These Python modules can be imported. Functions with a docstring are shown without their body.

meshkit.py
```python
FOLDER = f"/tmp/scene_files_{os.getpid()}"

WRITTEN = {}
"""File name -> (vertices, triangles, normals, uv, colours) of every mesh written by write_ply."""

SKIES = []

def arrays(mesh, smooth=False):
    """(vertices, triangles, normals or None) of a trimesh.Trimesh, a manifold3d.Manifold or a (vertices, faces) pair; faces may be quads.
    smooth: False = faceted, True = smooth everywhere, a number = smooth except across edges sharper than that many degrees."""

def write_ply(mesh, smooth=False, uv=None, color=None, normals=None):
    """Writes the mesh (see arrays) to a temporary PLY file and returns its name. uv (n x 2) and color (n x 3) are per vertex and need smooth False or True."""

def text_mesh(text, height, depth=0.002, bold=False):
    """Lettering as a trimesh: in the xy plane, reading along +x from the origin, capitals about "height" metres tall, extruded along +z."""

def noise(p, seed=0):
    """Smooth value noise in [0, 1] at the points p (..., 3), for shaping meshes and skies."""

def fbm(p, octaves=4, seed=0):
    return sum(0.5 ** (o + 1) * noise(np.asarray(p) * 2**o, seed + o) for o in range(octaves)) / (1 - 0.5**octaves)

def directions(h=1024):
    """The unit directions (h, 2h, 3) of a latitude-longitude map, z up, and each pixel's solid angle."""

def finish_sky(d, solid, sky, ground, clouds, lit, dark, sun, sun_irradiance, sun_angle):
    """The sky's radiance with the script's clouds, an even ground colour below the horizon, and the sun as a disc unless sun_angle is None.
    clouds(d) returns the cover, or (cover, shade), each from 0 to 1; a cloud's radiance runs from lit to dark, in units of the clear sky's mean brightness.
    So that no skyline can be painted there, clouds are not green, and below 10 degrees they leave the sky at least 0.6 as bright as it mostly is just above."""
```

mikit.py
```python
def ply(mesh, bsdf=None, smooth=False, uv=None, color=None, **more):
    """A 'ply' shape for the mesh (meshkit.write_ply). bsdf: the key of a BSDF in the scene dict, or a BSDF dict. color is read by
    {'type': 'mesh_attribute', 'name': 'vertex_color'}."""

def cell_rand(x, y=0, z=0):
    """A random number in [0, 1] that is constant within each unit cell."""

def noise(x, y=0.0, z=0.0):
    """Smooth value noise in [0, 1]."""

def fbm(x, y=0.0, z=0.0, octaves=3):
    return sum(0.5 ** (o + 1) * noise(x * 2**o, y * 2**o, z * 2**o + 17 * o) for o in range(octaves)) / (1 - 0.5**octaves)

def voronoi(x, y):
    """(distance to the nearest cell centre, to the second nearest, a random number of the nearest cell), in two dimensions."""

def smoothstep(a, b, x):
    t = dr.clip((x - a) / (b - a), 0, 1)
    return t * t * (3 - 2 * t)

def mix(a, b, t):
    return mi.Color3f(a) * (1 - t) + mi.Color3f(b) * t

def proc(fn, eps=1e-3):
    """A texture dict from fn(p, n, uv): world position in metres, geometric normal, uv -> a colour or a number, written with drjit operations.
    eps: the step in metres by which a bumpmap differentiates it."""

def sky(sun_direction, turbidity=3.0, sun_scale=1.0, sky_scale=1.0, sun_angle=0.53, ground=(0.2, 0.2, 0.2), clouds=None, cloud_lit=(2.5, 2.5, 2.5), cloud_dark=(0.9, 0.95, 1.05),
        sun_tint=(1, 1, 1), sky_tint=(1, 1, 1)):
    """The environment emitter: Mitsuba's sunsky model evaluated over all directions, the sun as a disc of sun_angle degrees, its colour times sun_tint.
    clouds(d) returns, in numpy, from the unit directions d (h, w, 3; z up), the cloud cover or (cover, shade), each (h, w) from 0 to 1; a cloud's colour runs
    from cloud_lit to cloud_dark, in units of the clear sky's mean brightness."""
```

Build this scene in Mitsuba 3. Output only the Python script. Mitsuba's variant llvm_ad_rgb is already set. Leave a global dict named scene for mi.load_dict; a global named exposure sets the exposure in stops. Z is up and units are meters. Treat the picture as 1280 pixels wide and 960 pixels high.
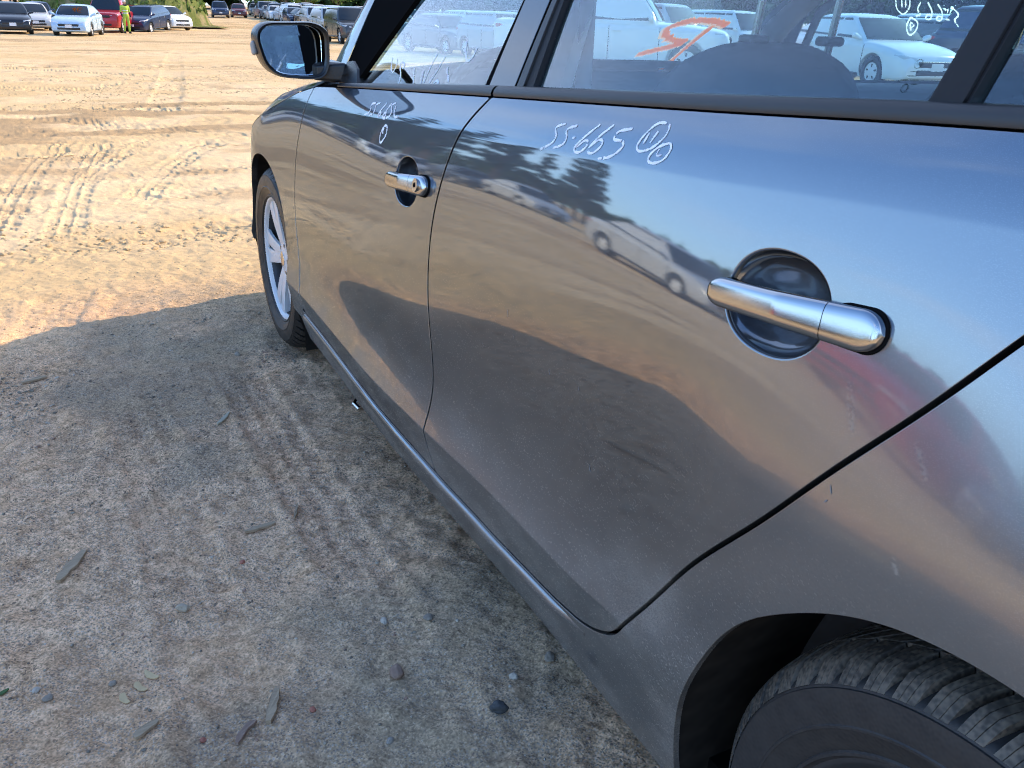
import math, random
import numpy as np, trimesh, shapely
import shapely.geometry as sg
import drjit as dr, mitsuba as mi
import manifold3d as m3
import mikit, meshkit
from mikit import noise, fbm, voronoi, smoothstep, mix, cell_rand
from scipy.spatial import Delaunay, cKDTree
from scipy.interpolate import RectBivariateSpline, PchipInterpolator
T = mi.ScalarTransform4f
scene, labels = {}, {}
rnd = random.Random(7)
rng = np.random.default_rng(11)

# ---------------------------------------------------------------- camera, sky, exposure
# x runs forward along the parked sedan (0 = its rear axle), y to its left, z up, metres
CAM = np.array([-0.2778, 1.4462, 1.1169])
YAW, PITCH, ROLL, HFOV = -0.4807, -0.4079, 0.0341, 61.925
_f = np.array([math.cos(PITCH)*math.cos(YAW), math.cos(PITCH)*math.sin(YAW), math.sin(PITCH)])
_r = np.cross(_f, [0, 0, 1]); _r /= np.linalg.norm(_r)
_u = np.cross(_r, _f)
_up = _u*math.cos(ROLL) - _r*math.sin(ROLL)
scene['camera'] = {'type': 'perspective', 'fov': HFOV, 'fov_axis': 'x', 'near_clip': 0.02, 'far_clip': 2000.0,
                   'to_world': T().look_at(origin=CAM.tolist(), target=(CAM+_f).tolist(), up=_up.tolist())}
SUN = (0.15, -0.825, 0.556)
def cloud_cover(d):
    p = d/np.maximum(d[..., 2:3]+0.18, 0.05)
    n = meshkit.fbm((p*np.array([0.7, 1.5, 0.3])).reshape(-1, 3)+3.1, 5, 4).reshape(d.shape[:2])
    return np.clip((n-0.52)*2.4, 0, 0.34)*np.clip(d[..., 2]*6, 0.25, 1)
scene['sky'] = mikit.sky(SUN, turbidity=3, sun_scale=0.88, sun_tint=(1.0, .975, .92), sky_scale=2.6, sky_tint=(.83, .945, 1.12), clouds=cloud_cover, cloud_lit=(1.8, 1.8, 1.85), cloud_dark=(1.2, 1.25, 1.35), ground=(0.3, 0.24, 0.17))
exposure = 2.36

# ---------------------------------------------------------------- helpers
def B(name, d):
    scene[name] = d
    return name
def P(fn, eps=1e-3): return mikit.proc(fn, eps)
def rgb(*c): return {'type': 'rgb', 'value': list(c)}
def two(d): return {'type': 'twosided', 'bsdf': d}
def numbered(k):
    if k not in used: used.add(k); return k
    i = 1
    while f'{k}_{i:03d}' in used: i += 1
    k = f'{k}_{i:03d}'; used.add(k); return k
used = set()
def put(name, mesh, bsdf, parent=None, smooth=30, **tag):
    key = numbered(f'{parent}__{name}' if parent else name)
    scene[key] = mikit.ply(mesh, bsdf, smooth)
    if tag: labels[key] = tag
    return key
def put_n(name, v, f, n, bsdf, parent=None, **tag):
    """a mesh with its own vertex normals"""
    key = numbered(f'{parent}__{name}' if parent else name)
    path = meshkit.write_ply((v, f), False, normals=n)
    scene[key] = {'type': 'ply', 'filename': path, 'face_normals': False, 'bsdf': {'type': 'ref', 'id': bsdf}}
    if tag: labels[key] = tag
    return key
def thing(name, label, cat, group=None, **kw):
    key = numbered(name)
    labels[key] = {'label': label, 'category': cat, **kw}
    if group: labels[key]['group'] = group
    return key
cat = trimesh.util.concatenate
def box(c, s, rot=None):
    m = trimesh.creation.box(s)
    if rot is not None: m.apply_transform(trimesh.transformations.euler_matrix(*rot))
    m.apply_translation(c); return m
def rbox(c, s, r, seg=10, rot=None):
    """box with rounded edges: hull of eight spheres"""
    s = np.array(s)/2-r; sp = m3.Manifold.sphere(r, seg)
    ms = [sp.translate([a*s[0], b*s[1], d*s[2]]) for a in (-1, 1) for b in (-1, 1) for d in (-1, 1)]
    m = m3.Manifold.batch_hull(ms).to_mesh()
    t = trimesh.Trimesh(m.vert_properties[:, :3], m.tri_verts, process=False)
    if rot is not None: t.apply_transform(trimesh.transformations.euler_matrix(*rot))
    t.apply_translation(c); return t
def hull(spheres, seg=14):
    m = m3.Manifold.batch_hull([m3.Manifold.sphere(r, seg).translate(list(map(float, c))) for c, r in spheres]).to_mesh()
    return trimesh.Trimesh(m.vert_properties[:, :3], m.tri_verts, process=False)
def tube(pts, r, n=8, cap=True):
    pts = np.asarray(pts, float); r = np.broadcast_to(np.asarray(r, float), len(pts))
    t = np.gradient(pts, axis=0); t /= np.linalg.norm(t, axis=1, keepdims=True)
    a = np.array([0, 0, 1.0]) if abs(t[0, 2]) < .9 else np.array([1.0, 0, 0])
    vs = []
    for p, d, q in zip(pts, t, r):
        x = np.cross(d, a); x /= np.linalg.norm(x); a = np.cross(x, d)
        k = np.arange(n)*2*math.pi/n
        vs.append(p+q*(np.cos(k)[:, None]*x+np.sin(k)[:, None]*a))
    v = np.vstack(vs); f = []
    for i in range(len(pts)-1):
        for j in range(n):
            a0, b0 = i*n+j, i*n+(j+1) % n
            f += [[a0, b0, b0+n], [a0, b0+n, a0+n]]
    if cap:
        v = np.vstack([v, pts[:1], pts[-1:]]); c0 = len(v)-2
        for j in range(n):
            f.append([c0, (j+1) % n, j]); f.append([c0+1, (len(pts)-1)*n+j, (len(pts)-1)*n+(j+1) % n])
    return trimesh.Trimesh(v, f, process=False)
def grid_faces(a, b, flip=False, wrap=False):
    i, j = np.meshgrid(np.arange(a-1), np.arange(b if wrap else b-1), indexing='ij')
    j2 = (j+1) % b
    q = np.stack([i*b+j, (i+1)*b+j, (i+1)*b+j2, i*b+j2], -1).reshape(-1, 4)
    if flip: q = q[:, ::-1]
    return np.vstack([q[:, [0, 1, 2]], q[:, [0, 2, 3]]])
def resample(pts, step, closed=False):
    pts = np.asarray(pts, float)
    if closed: pts = np.vstack([pts, pts[:1]])
    L = np.r_[0, np.cumsum(np.linalg.norm(np.diff(pts, axis=0), axis=1))]
    n = max(2, int(round(L[-1]/step))+1)
    s = np.linspace(0, L[-1], n)
    out = np.stack([np.interp(s, L, pts[:, k]) for k in range(pts.shape[1])], 1)
    return out[:-1] if closed else out
def catmull(pts, step=0.01, closed=False):
    """smooth curve through points"""
    pts = np.asarray(pts, float)
    from scipy.interpolate import splprep, splev
    if closed: pts = np.vstack([pts, pts[:1]])
    tck, _ = splprep(pts.T, s=0, per=closed, k=min(3, len(pts)-1))
    q = np.array(splev(np.linspace(0, 1, 40*len(pts)), tck)).T
    if closed: q = q[:-1]
    return resample(q, step, closed)
# ---------------------------------------------------------------- materials
def flake(p, n, uv):
    g = noise(p.x*1300, p.y*1300, p.z*1300)
    return mix((0.33, 0.36, 0.42), (0.43, 0.46, 0.53), smoothstep(0.5, 0.9, g))
def dust_on_paint(p, n, uv):
    low = smoothstep(0.62, 0.22, p.z)
    f = fbm(p.x*9, p.y*9, p.z*14, 4)
    fine = noise(p.x*420, p.y*420, p.z*420)
    corner = dr.exp(-dr.square((p.x-.40+.5*(p.z-.45))/.035)-dr.square((p.z-.45)/.07))+.8*dr.exp(-dr.square((p.x-.47)/.05)-dr.square((p.z-.44)/.05))
    lip = smoothstep(.44, .36, dr.sqrt(dr.square(p.x)+dr.square(p.z-.32)))*smoothstep(-.3, .2, p.x)
    def seg(ax, az, bx, bz, w):
        t = dr.clip(((p.x-ax)*(bx-ax)+(p.z-az)*(bz-az))/((bx-ax)**2+(bz-az)**2), 0, 1)
        return dr.exp(-(dr.square(p.x-ax-t*(bx-ax))+dr.square(p.z-az-t*(bz-az)))/(w*w))
    gr = smoothstep(.3, .7, noise(p.x*380, p.y*380, p.z*380))
    scuff = .55*seg(.196, .828, .178, .795, .0035)*gr+.8*seg(.098, .716, .090, .706, .0022)*gr+.5*seg(.115, .81, .098, .79, .003)*gr
    return dr.clip(scuff+(.75*smoothstep(.74, .84, noise(p.x*430, p.y*430, p.z*430))*smoothstep(.80, .40, p.z)*(.25+.75*f))+low*(0.12+0.30*smoothstep(0.42, 0.75, f))*(0.35+0.9*fine)+.62*corner*smoothstep(.35, .9, noise(p.x*700, p.y*700, p.z*900)*.5+f*.75)+.16*lip*(.4+.6*fine), 0, 0.65)
def low_haze(p, n, uv): return dr.clip(.85*smoothstep(.52, .10, p.x)*smoothstep(.97, .80, p.z)+.80*smoothstep(1.45, .95, p.x)*smoothstep(.70, .44, p.z)*(.6+.5*fbm(p.x*6, p.y*6, p.z*8, 3)), 0, .8)
B('coat_clear', {'type': 'roughplastic', 'alpha': .0018, 'int_ior': 3.3, 'specular_reflectance': rgb(.86, .94, 1.0), 'diffuse_reflectance': rgb(.045, .047, .052), 'nonlinear': True})
B('coat_dull', {'type': 'roughplastic', 'alpha': .030, 'int_ior': 2.8, 'diffuse_reflectance': rgb(.085, .083, .081)})
B('paint_coat', {'type': 'blendbsdf', 'weight': P(low_haze), 'a': {'type': 'ref', 'id': 'coat_clear'}, 'b': {'type': 'ref', 'id': 'coat_dull'}})
B('paint_flake', {'type': 'roughconductor', 'alpha': 0.26, 'specular_reflectance': P(flake)})
B('paint_clean', {'type': 'blendbsdf', 'weight': 0.21, 'a': {'type': 'ref', 'id': 'paint_coat'}, 'b': {'type': 'ref', 'id': 'paint_flake'}})
B('dust', {'type': 'diffuse', 'reflectance': rgb(.30, .27, .235)})
B('paint', two({'type': 'blendbsdf', 'weight': P(dust_on_paint), 'a': {'type': 'ref', 'id': 'paint_clean'}, 'b': {'type': 'ref', 'id': 'dust'}}))
B('black_plastic', two({'type': 'roughplastic', 'alpha': 0.18, 'diffuse_reflectance': rgb(.018, .018, .019)}))
B('gloss_black', two({'type': 'plastic', 'int_ior': 2.2, 'diffuse_reflectance': rgb(.010, .010, .011)}))
B('trim_black', two({'type': 'roughplastic', 'alpha': 0.28, 'diffuse_reflectance': rgb(.030, .029, .030)}))
B('rubber_seal', two({'type': 'diffuse', 'reflectance': rgb(.008, .008, .0085)}))
B('trim_satin', two({'type': 'roughplastic', 'alpha': 0.4, 'int_ior': 1.3, 'diffuse_reflectance': rgb(.020, .019, .021)}))
B('void_black', two({'type': 'diffuse', 'reflectance': rgb(.006, .006, .006)}))
def liner_col(p, n, uv):
    return mix((.012, .012, .012), (.035, .03, .025), fbm(p.x*40, p.y*40, p.z*40, 3))
B('liner', two({'type': 'diffuse', 'reflectance': P(liner_col)}))
B('chrome', two({'type': 'roughconductor', 'alpha': 0.03, 'specular_reflectance': rgb(.46, .46, .47)}))
B('satin_chrome', two({'type': 'roughconductor', 'alpha': 0.10, 'specular_reflectance': rgb(.62, .61, .60)}))
B('alloy', two({'type': 'roughplastic', 'alpha': 0.12, 'diffuse_reflectance': rgb(.66, .655, .65)}))
B('steel_dark', two({'type': 'roughplastic', 'alpha': 0.25, 'diffuse_reflectance': rgb(.045, .046, .05)}))
B('mirror_glass', two({'type': 'conductor', 'specular_reflectance': rgb(.55, .61, .66)}))
B('glass', {'type': 'thindielectric', 'int_ior': 1.65, 'specular_transmittance': rgb(.68, .87, .90)})
B('chalk', two({'type': 'diffuse', 'reflectance': rgb(.90, .90, .92)}))
B('scratch_pale', two({'type': 'diffuse', 'reflectance': rgb(.24, .24, .245)}))
B('glass_chalk', {'type': 'principledthin', 'base_color': rgb(.85, .86, .86), 'roughness': .8, 'diff_trans': 1.6})
B('orange_chalk', {'type': 'principledthin', 'base_color': rgb(.98, .30, .05), 'roughness': .8, 'diff_trans': 1.9})
B('orange_halo', {'type': 'principledthin', 'base_color': rgb(.92, .50, .30), 'roughness': .8, 'diff_trans': 1.6})
def tyre_col(p, n, uv):
    f = .5*fbm(p.x*45, p.y*45, p.z*45, 3)+.5*noise(p.x*300, p.y*300, p.z*300)
    return mix((.085, .076, .066), (.22, .185, .145), smoothstep(.3, .75, f))
B('tyre_rubber', two({'type': 'roughplastic', 'alpha': .4, 'int_ior': 1.4, 'diffuse_reflectance': P(tyre_col)}))
B('tyre_black', two({'type': 'roughplastic', 'alpha': .35, 'int_ior': 1.4, 'diffuse_reflectance': P(lambda p, n, uv: mix((.018, .018, .018), (.05, .046, .042), fbm(p.x*30, p.y*30, p.z*30, 3)))}))
B('tyre_wall', two({'type': 'roughplastic', 'alpha': .35, 'int_ior': 1.4, 'diffuse_reflectance': P(lambda p, n, uv: mix((.028, .028, .030), (.055, .052, .050), .5*noise(p.x*60, p.y*60, p.z*60)+.5*noise(p.x*350, p.y*350, p.z*350)))}))
B('seat_cloth', two({'type': 'diffuse', 'reflectance': rgb(.045, .045, .05)}))
B('dash_plastic', two({'type': 'roughplastic', 'alpha': .35, 'diffuse_reflectance': rgb(.05, .05, .052)}))
B('pale_trim', two({'type': 'roughplastic', 'alpha': .4, 'diffuse_reflectance': rgb(.42, .42, .41)}))
B('belt_web', two({'type': 'diffuse', 'reflectance': rgb(.22, .22, .22)}))
# ---------------------------------------------------------------- the grey sedan: body side as a height field y(x, z)
HC = thing('parked_car', 'grey metallic sedan with chrome door handles filling the right of the picture', 'car')
zc_ = PchipInterpolator([-1.0, -.4, .08, .33, .44, .68, .86, 1.12, 1.48, 2.04, 2.4, 2.8, 3.4], [1.0, .995, .984, .970, .962, .949, .939, .926, .909, .871, .845, .81, .74])
zb_ = PchipInterpolator([-1.0, -.4, .15, .50, 1.09, 1.96, 2.3], [1.085, 1.072, 1.050, 1.028, .992, .937, .912])
zl_ = PchipInterpolator([-1.0, .30, .45, .60, .90, 1.15, 1.56, 3.4], [.40, .402, .392, .378, .370, .358, .347, .340])
XS = np.array([-1.0, -.35, -.05, .12, .25, .40, .60, 1.10, 1.45, 1.80, 2.06, 2.40, 2.80, 3.4])
ZS = np.array([.30, .366, .40, .44, .50, .58, .66, .71, .76, .83, .90, 1.0])
TILT = np.array([
 # .30 .366  .40  .44  .50  .58  .66  .71  .76  .83  .90  1.0
 [  2,   2,   2,   2,   1,   1,   2,   4,  10,  16,  17,  16],
 [  2,   2,   2,   1,   0,   0,   1,   4,  12,  17,  17,  16],
 [  2,   2,   2,   1,   0,   0,   1,   4,  13,  17,  17,  16],
 [  4,   4,   4,   2,   1,   0,   2,   6,  12,  13,  14,  15],
 [  8,   8,   7,   4,   1,   1,   4,   6,   9,  11,  13,  15],
 [ 14,  14,  12,   7,   2,   1,   2,   3,   5,  10,  13,  15],
 [ 17,  17,  14,   8,   1,  -1,   1,   3,   5,   9,  12,  14],
 [ 17,  17,  14,   7,  -1,   0,   4,   5,   6,   9,  13,  15],
 [ 17,  17,  13,   5,  -3,   2,   6,   6,   7,  11,  15,  16],
 [ 15,  15,  11,   3,  -3,   3,   6,   6,   7,  11,  16,  17],
 [ 12,  12,   9,   3,   0,   3,   5,   5,   7,  11,  17,  18],
 [ 10,  10,   8,   5,   3,   3,   4,   5,   8,  13,  20,  22],
 [ 10,  10,   8,   5,   3,   3,   5,   8,  14,  22,  30,  34],
 [ 10,  10,   8,   5,   3,   3,   5,   8,  14,  22,  30,  34]], float)
_tilt = RectBivariateSpline(XS, ZS, np.tan(np.radians(TILT)), kx=3, ky=3, s=0)
def sst(a, b, x):
    t = np.clip((x-a)/(b-a), 0, 1); return t*t*(3-2*t)
def slope_mid(X, z): return np.clip(_tilt.ev(np.clip(X, -1, 3.4), np.clip(z, .30, 1.0)), -.3, .8)
def slope(X, z):
    """-dy/dz of the left side"""
    zc = zc_(np.clip(X, -1, 3.4))
    up = np.tan(np.radians(19+np.clip((z-zc)/.07, 0, 1.5)*17))
    s = slope_mid(X, z)
    s = s+(up-s)*sst(zc-.003, zc+.003, z)
    zl = zl_(np.clip(X, -1, 3.4))
    low = np.tan(np.radians(-11-60*np.clip(.262-z, 0, .1)))
    wz = .0035+.055*(1-sst(.34, .50, np.asarray(X, float)))*(np.asarray(X, float) < 1)
    s = s+(low-s)*sst(-(zl+wz), -(zl-wz), -z)
    return s
_ZG = np.linspace(.14, 1.12, 981)
_XG = np.linspace(-1.0, 3.4, 221)
def _integrate():
    XX, ZZ = np.meshgrid(_XG, _ZG, indexing='ij')
    s = slope(XX, ZZ)
    c = np.cumsum(.5*(s[:, 1:]+s[:, :-1])*(_ZG[1]-_ZG[0]), 1); c = np.hstack([np.zeros((len(_XG), 1)), c])
    ref = np.array([np.interp(zc_(x), _ZG, row) for x, row in zip(_XG, c)])
    d = _XG-1.0
    plan = .840-np.where(d > 0, -.003, .014)*d*d-.34*np.clip(_XG-2.66, 0, 1)**2-.05*np.clip(-.5-_XG, 0, 1)**2
    return plan[:, None]-(c-ref[:, None])
_YT = _integrate()
_ys = RectBivariateSpline(_XG, _ZG, _YT, kx=3, ky=1, s=0)
def ybody(X, z): return _ys.ev(np.clip(X, -1, 3.4), np.clip(z, .14, 1.12))
def nbody(X, z):
    e = .004
    yx = (ybody(X+e, z)-ybody(X-e, z))/(2*e)
    n = np.stack([-yx, np.ones_like(yx), slope(X, z)], -1)
    return n/np.linalg.norm(n, axis=-1, keepdims=True)
def yside(X, z):
    """window plane above the belt"""
    X = np.clip(X, -1.0, 2.4); u = z-zb_(np.clip(X, -1, 2.3))
    return ybody(X, zb_(X))-.006-u*math.tan(math.radians(24))-.14*np.maximum(u, 0)**2
def nside(X, z):
    e = .004
    n = np.stack([-(yside(X+e, z)-yside(X-e, z))/(2*e), np.ones_like(X*z), -(yside(X, z+e)-yside(X, z-e))/(2*e)], -1)
    return n/np.linalg.norm(n, axis=-1, keepdims=True)
def pts3(X, z, off=0.0, fy=ybody, fn=nbody):
    p = np.stack([X, fy(X, z), z], -1)
    return p+off*fn(X, z) if np.any(off) else p
def panel(name, poly, bsdf, parent, fy=ybody, fn=nbody, h=.016, rows=(), roll=.0012, hole_roll=.0048, depth=.016, hole_depth=None, mirror=False, **tag):
    """one sheet-metal panel over the polygon in (x, z), its edges rolled inwards"""
    poly = sg.polygon.orient(sg.Polygon(poly) if not isinstance(poly, sg.Polygon) else poly)
    rings = [np.array(poly.exterior.coords)[:-1]]+[np.array(r.coords)[:-1] for r in poly.interiors]
    rings = [resample(r, .006, True) for r in rings]
    x0, z0, x1, z1 = poly.bounds
    gx, gz = np.meshgrid(np.arange(x0, x1, h), np.arange(z0, z1, h*.8))
    gx = gx+(np.arange(gx.shape[0]) % 2)[:, None]*h/2
    g = np.stack([gx.ravel(), gz.ravel()], 1)
    inner = poly.buffer(-.006)
    extra = []
    for zf in rows:                                   # extra rows along a crease
        xs = np.arange(x0, x1, .008)
        for o in (-.006, -.0032, -.0016, 0, .0016, .0032, .006):
            extra.append(np.stack([xs, zf(xs)+o], 1))
        g = g[np.abs(g[:, 1]-zf(g[:, 0])) > .009]
    g = g[shapely.contains_xy(inner, g)]
    if extra:
        e = np.vstack(extra); e = e[shapely.contains_xy(poly.buffer(-.002), e)]
        g = np.vstack([g, e])
    p2 = np.vstack(rings+[g])
    tri = Delaunay(p2).simplices
    c = p2[tri].mean(1)
    tri = tri[shapely.contains_xy(poly, c)]
    a, b_, c_ = p2[tri[:, 0]], p2[tri[:, 1]], p2[tri[:, 2]]
    cr = (b_[:, 0]-a[:, 0])*(c_[:, 1]-a[:, 1])-(b_[:, 1]-a[:, 1])*(c_[:, 0]-a[:, 0])
    tri = tri[np.abs(cr) > 1e-9]; cr = cr[np.abs(cr) > 1e-9]
    tri[cr > 0] = tri[cr > 0][:, ::-1]               # outward is +y
    V = [pts3(p2[:, 0], p2[:, 1], 0, fy, fn)]; N = [fn(p2[:, 0], p2[:, 1])]; F = [tri]; off = len(p2)
    for k, r in enumerate(rings):
        t = np.roll(r, -1, 0)-np.roll(r, 1, 0); t /= np.linalg.norm(t, axis=1, keepdims=True)
        o = np.stack([t[:, 1], -t[:, 0]], 1)         # outwards for ccw exterior, into the hole for cw interior
        n0 = fn(r[:, 0], r[:, 1]); o3 = np.stack([o[:, 0], o[:, 0]*0, o[:, 1]], 1)
        base = pts3(r[:, 0], r[:, 1], 0, fy, fn); m = len(r)
        D = hole_depth if (k > 0 and hole_depth) else depth
        ro = hole_roll if (k > 0 and hole_depth) else roll
        for j, (out, dn, w) in enumerate([(0, 0, 0), (.4*ro, .10*ro, .45), (.8*ro, .45*ro, .85), (ro, ro, 1), (ro, max(D, ro*1.05), 1)]):
            V.append(base+o3*out-np.array([0, 1.0, 0])*dn)
            nn = n0*(1-w)+o3*w; N.append(nn/np.linalg.norm(nn, axis=1, keepdims=True))
        F.append(grid_faces(5, m, flip=False, wrap=True)+off); off += 5*m
    V, N, F = np.vstack(V), np.vstack(N), np.vstack(F)
    # orient faces with their normals
    fnm = np.cross(V[F[:, 1]]-V[F[:, 0]], V[F[:, 2]]-V[F[:, 0]])
    bad = (fnm*(N[F[:, 0]]+N[F[:, 1]]+N[F[:, 2]])).sum(1) < 0
    F[bad] = F[bad][:, ::-1]
    if mirror:
        V = V*[1, -1, 1]; N = N*[1, -1, 1]; F = F[:, ::-1]
    return put_n(name, V, F, N, bsdf, parent, **tag)
GAP = .0036
Bl = catmull([(1.052, .9945), (1.080, .963), (1.111, .925), (1.130, .890), (1.152, .826), (1.166, .759), (1.168, .686), (1.155, .597), (1.145, .536), (1.139, .472), (1.138, .42), (1.139, .358), (1.136, .329), (1.118, .272)], .01)
Fl = catmull([(2.15, .922), (2.165, .86), (2.205, .751), (2.222, .602), (2.20, .474), (2.17, .380), (2.145, .284)], .01)
def floor_line(x): return np.interp(x, [.4, .55, .595, .645, .695, .787, .865, 1.07, 1.18, 1.6, 2.15], [.312, .308, .299, .290, .285, .277, .2715, .270, .273, .279, .284])
fx = np.linspace(2.145, 1.118, 60)
front_poly = np.vstack([Fl, np.stack([fx, floor_line(fx)], 1)[1:-1], Bl[::-1], np.stack([np.linspace(1.052, 2.15, 60), zb_(np.linspace(1.052, 2.15, 60))], 1)[1:-1]])
Rl = catmull([(-.035, 1.058), (.03, .972), (.070, .913), (.117, .843), (.175, .765), (.251, .663), (.343, .550), (.395, .473), (.440, .403), (.478, .353), (.510, .330), (.545, .313), (.60, .2985)], .008)
rx = np.linspace(1.118, .60, 40)
rear_poly = np.vstack([Bl, np.stack([rx, floor_line(rx)], 1)[1:-1], Rl[::-1], np.stack([np.linspace(-.035, 1.052, 60), zb_(np.linspace(-.035, 1.052, 60))], 1)[1:-1]])
def shrink(p, g=GAP): return sg.Polygon(p).buffer(0).buffer(-g, join_style=2)
# handle bowls cut out of the doors
def ellipse(cx, cz, a, b, rot=0, n=72, e=2.0):
    t = np.linspace(0, 2*math.pi, n, endpoint=False); c, s = np.cos(t), np.sin(t)
    x = a*np.sign(c)*np.abs(c)**(2/e); z = b*np.sign(s)*np.abs(s)**(2/e)
    return np.stack([cx+x*math.cos(rot)-z*math.sin(rot), cz+x*math.sin(rot)+z*math.cos(rot)], 1)
BOWL_R, BOWL_F = (.308, .869), (1.316, .812)
HAND_R = ((.387, .860), (.177, .880)); HAND_F = ((1.388, .805), (1.198, .822))
bowl_r = ellipse(*BOWL_R, .069, .051, e=2.2); bowl_f = ellipse(*BOWL_F, .064, .048, e=2.2)
FD = f'{HC}__front_door'; RD = f'{HC}__rear_door'
front_door = shrink(front_poly).difference(sg.Polygon(bowl_f))
rear_door = shrink(rear_poly).difference(sg.Polygon(bowl_r))
ROWS = (zc_, zl_)
panel('front_door', front_door, 'paint', HC, rows=ROWS, hole_depth=.004)
panel('rear_door', rear_door, 'paint', HC, rows=ROWS, hole_depth=.004)
# quarter panel and sill in one pressing
arch = catmull([(.350, .08), (.348, .20), (.336, .315), (.314, .40), (.286, .476), (.246, .540), (.196, .588), (.131, .634), (.062, .665), (.0, .679), (-.07, .680), (-.145, .656), (-.22, .604), (-.285, .52), (-.325, .43), (-.345, .33), (-.352, .2), (-.352, .08)], .006)
SILL_B = .178
sillx = np.linspace(.38, 2.22, 90)
upper = np.vstack([np.stack([np.linspace(-1.0, -.035, 40), zb_(np.linspace(-1.0, -.035, 40))], 1), Rl[1:], np.stack([rx[::-1], floor_line(rx[::-1])], 1)[1:], np.stack([np.linspace(1.118, 2.23, 70), floor_line(np.linspace(1.118, 2.23, 70))], 1)[1:]])
side_poly = sg.Polygon(np.vstack([upper, [[2.235, .24], [2.20, SILL_B]], np.stack([np.linspace(2.15, .372, 60), np.full(60, SILL_B)], 1), [[.34, SILL_B+.002]], [[-.352, .20], [-.60, .20], [-1.0, .26]]])).buffer(0)
side_poly = side_poly.difference(sg.Polygon(arch)).buffer(-GAP, join_style=2)
if side_poly.geom_type != 'Polygon': side_poly = max(side_poly.geoms, key=lambda g: g.area)
panel('quarter_panel', side_poly, 'paint', HC, rows=ROWS, depth=.009)
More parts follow.
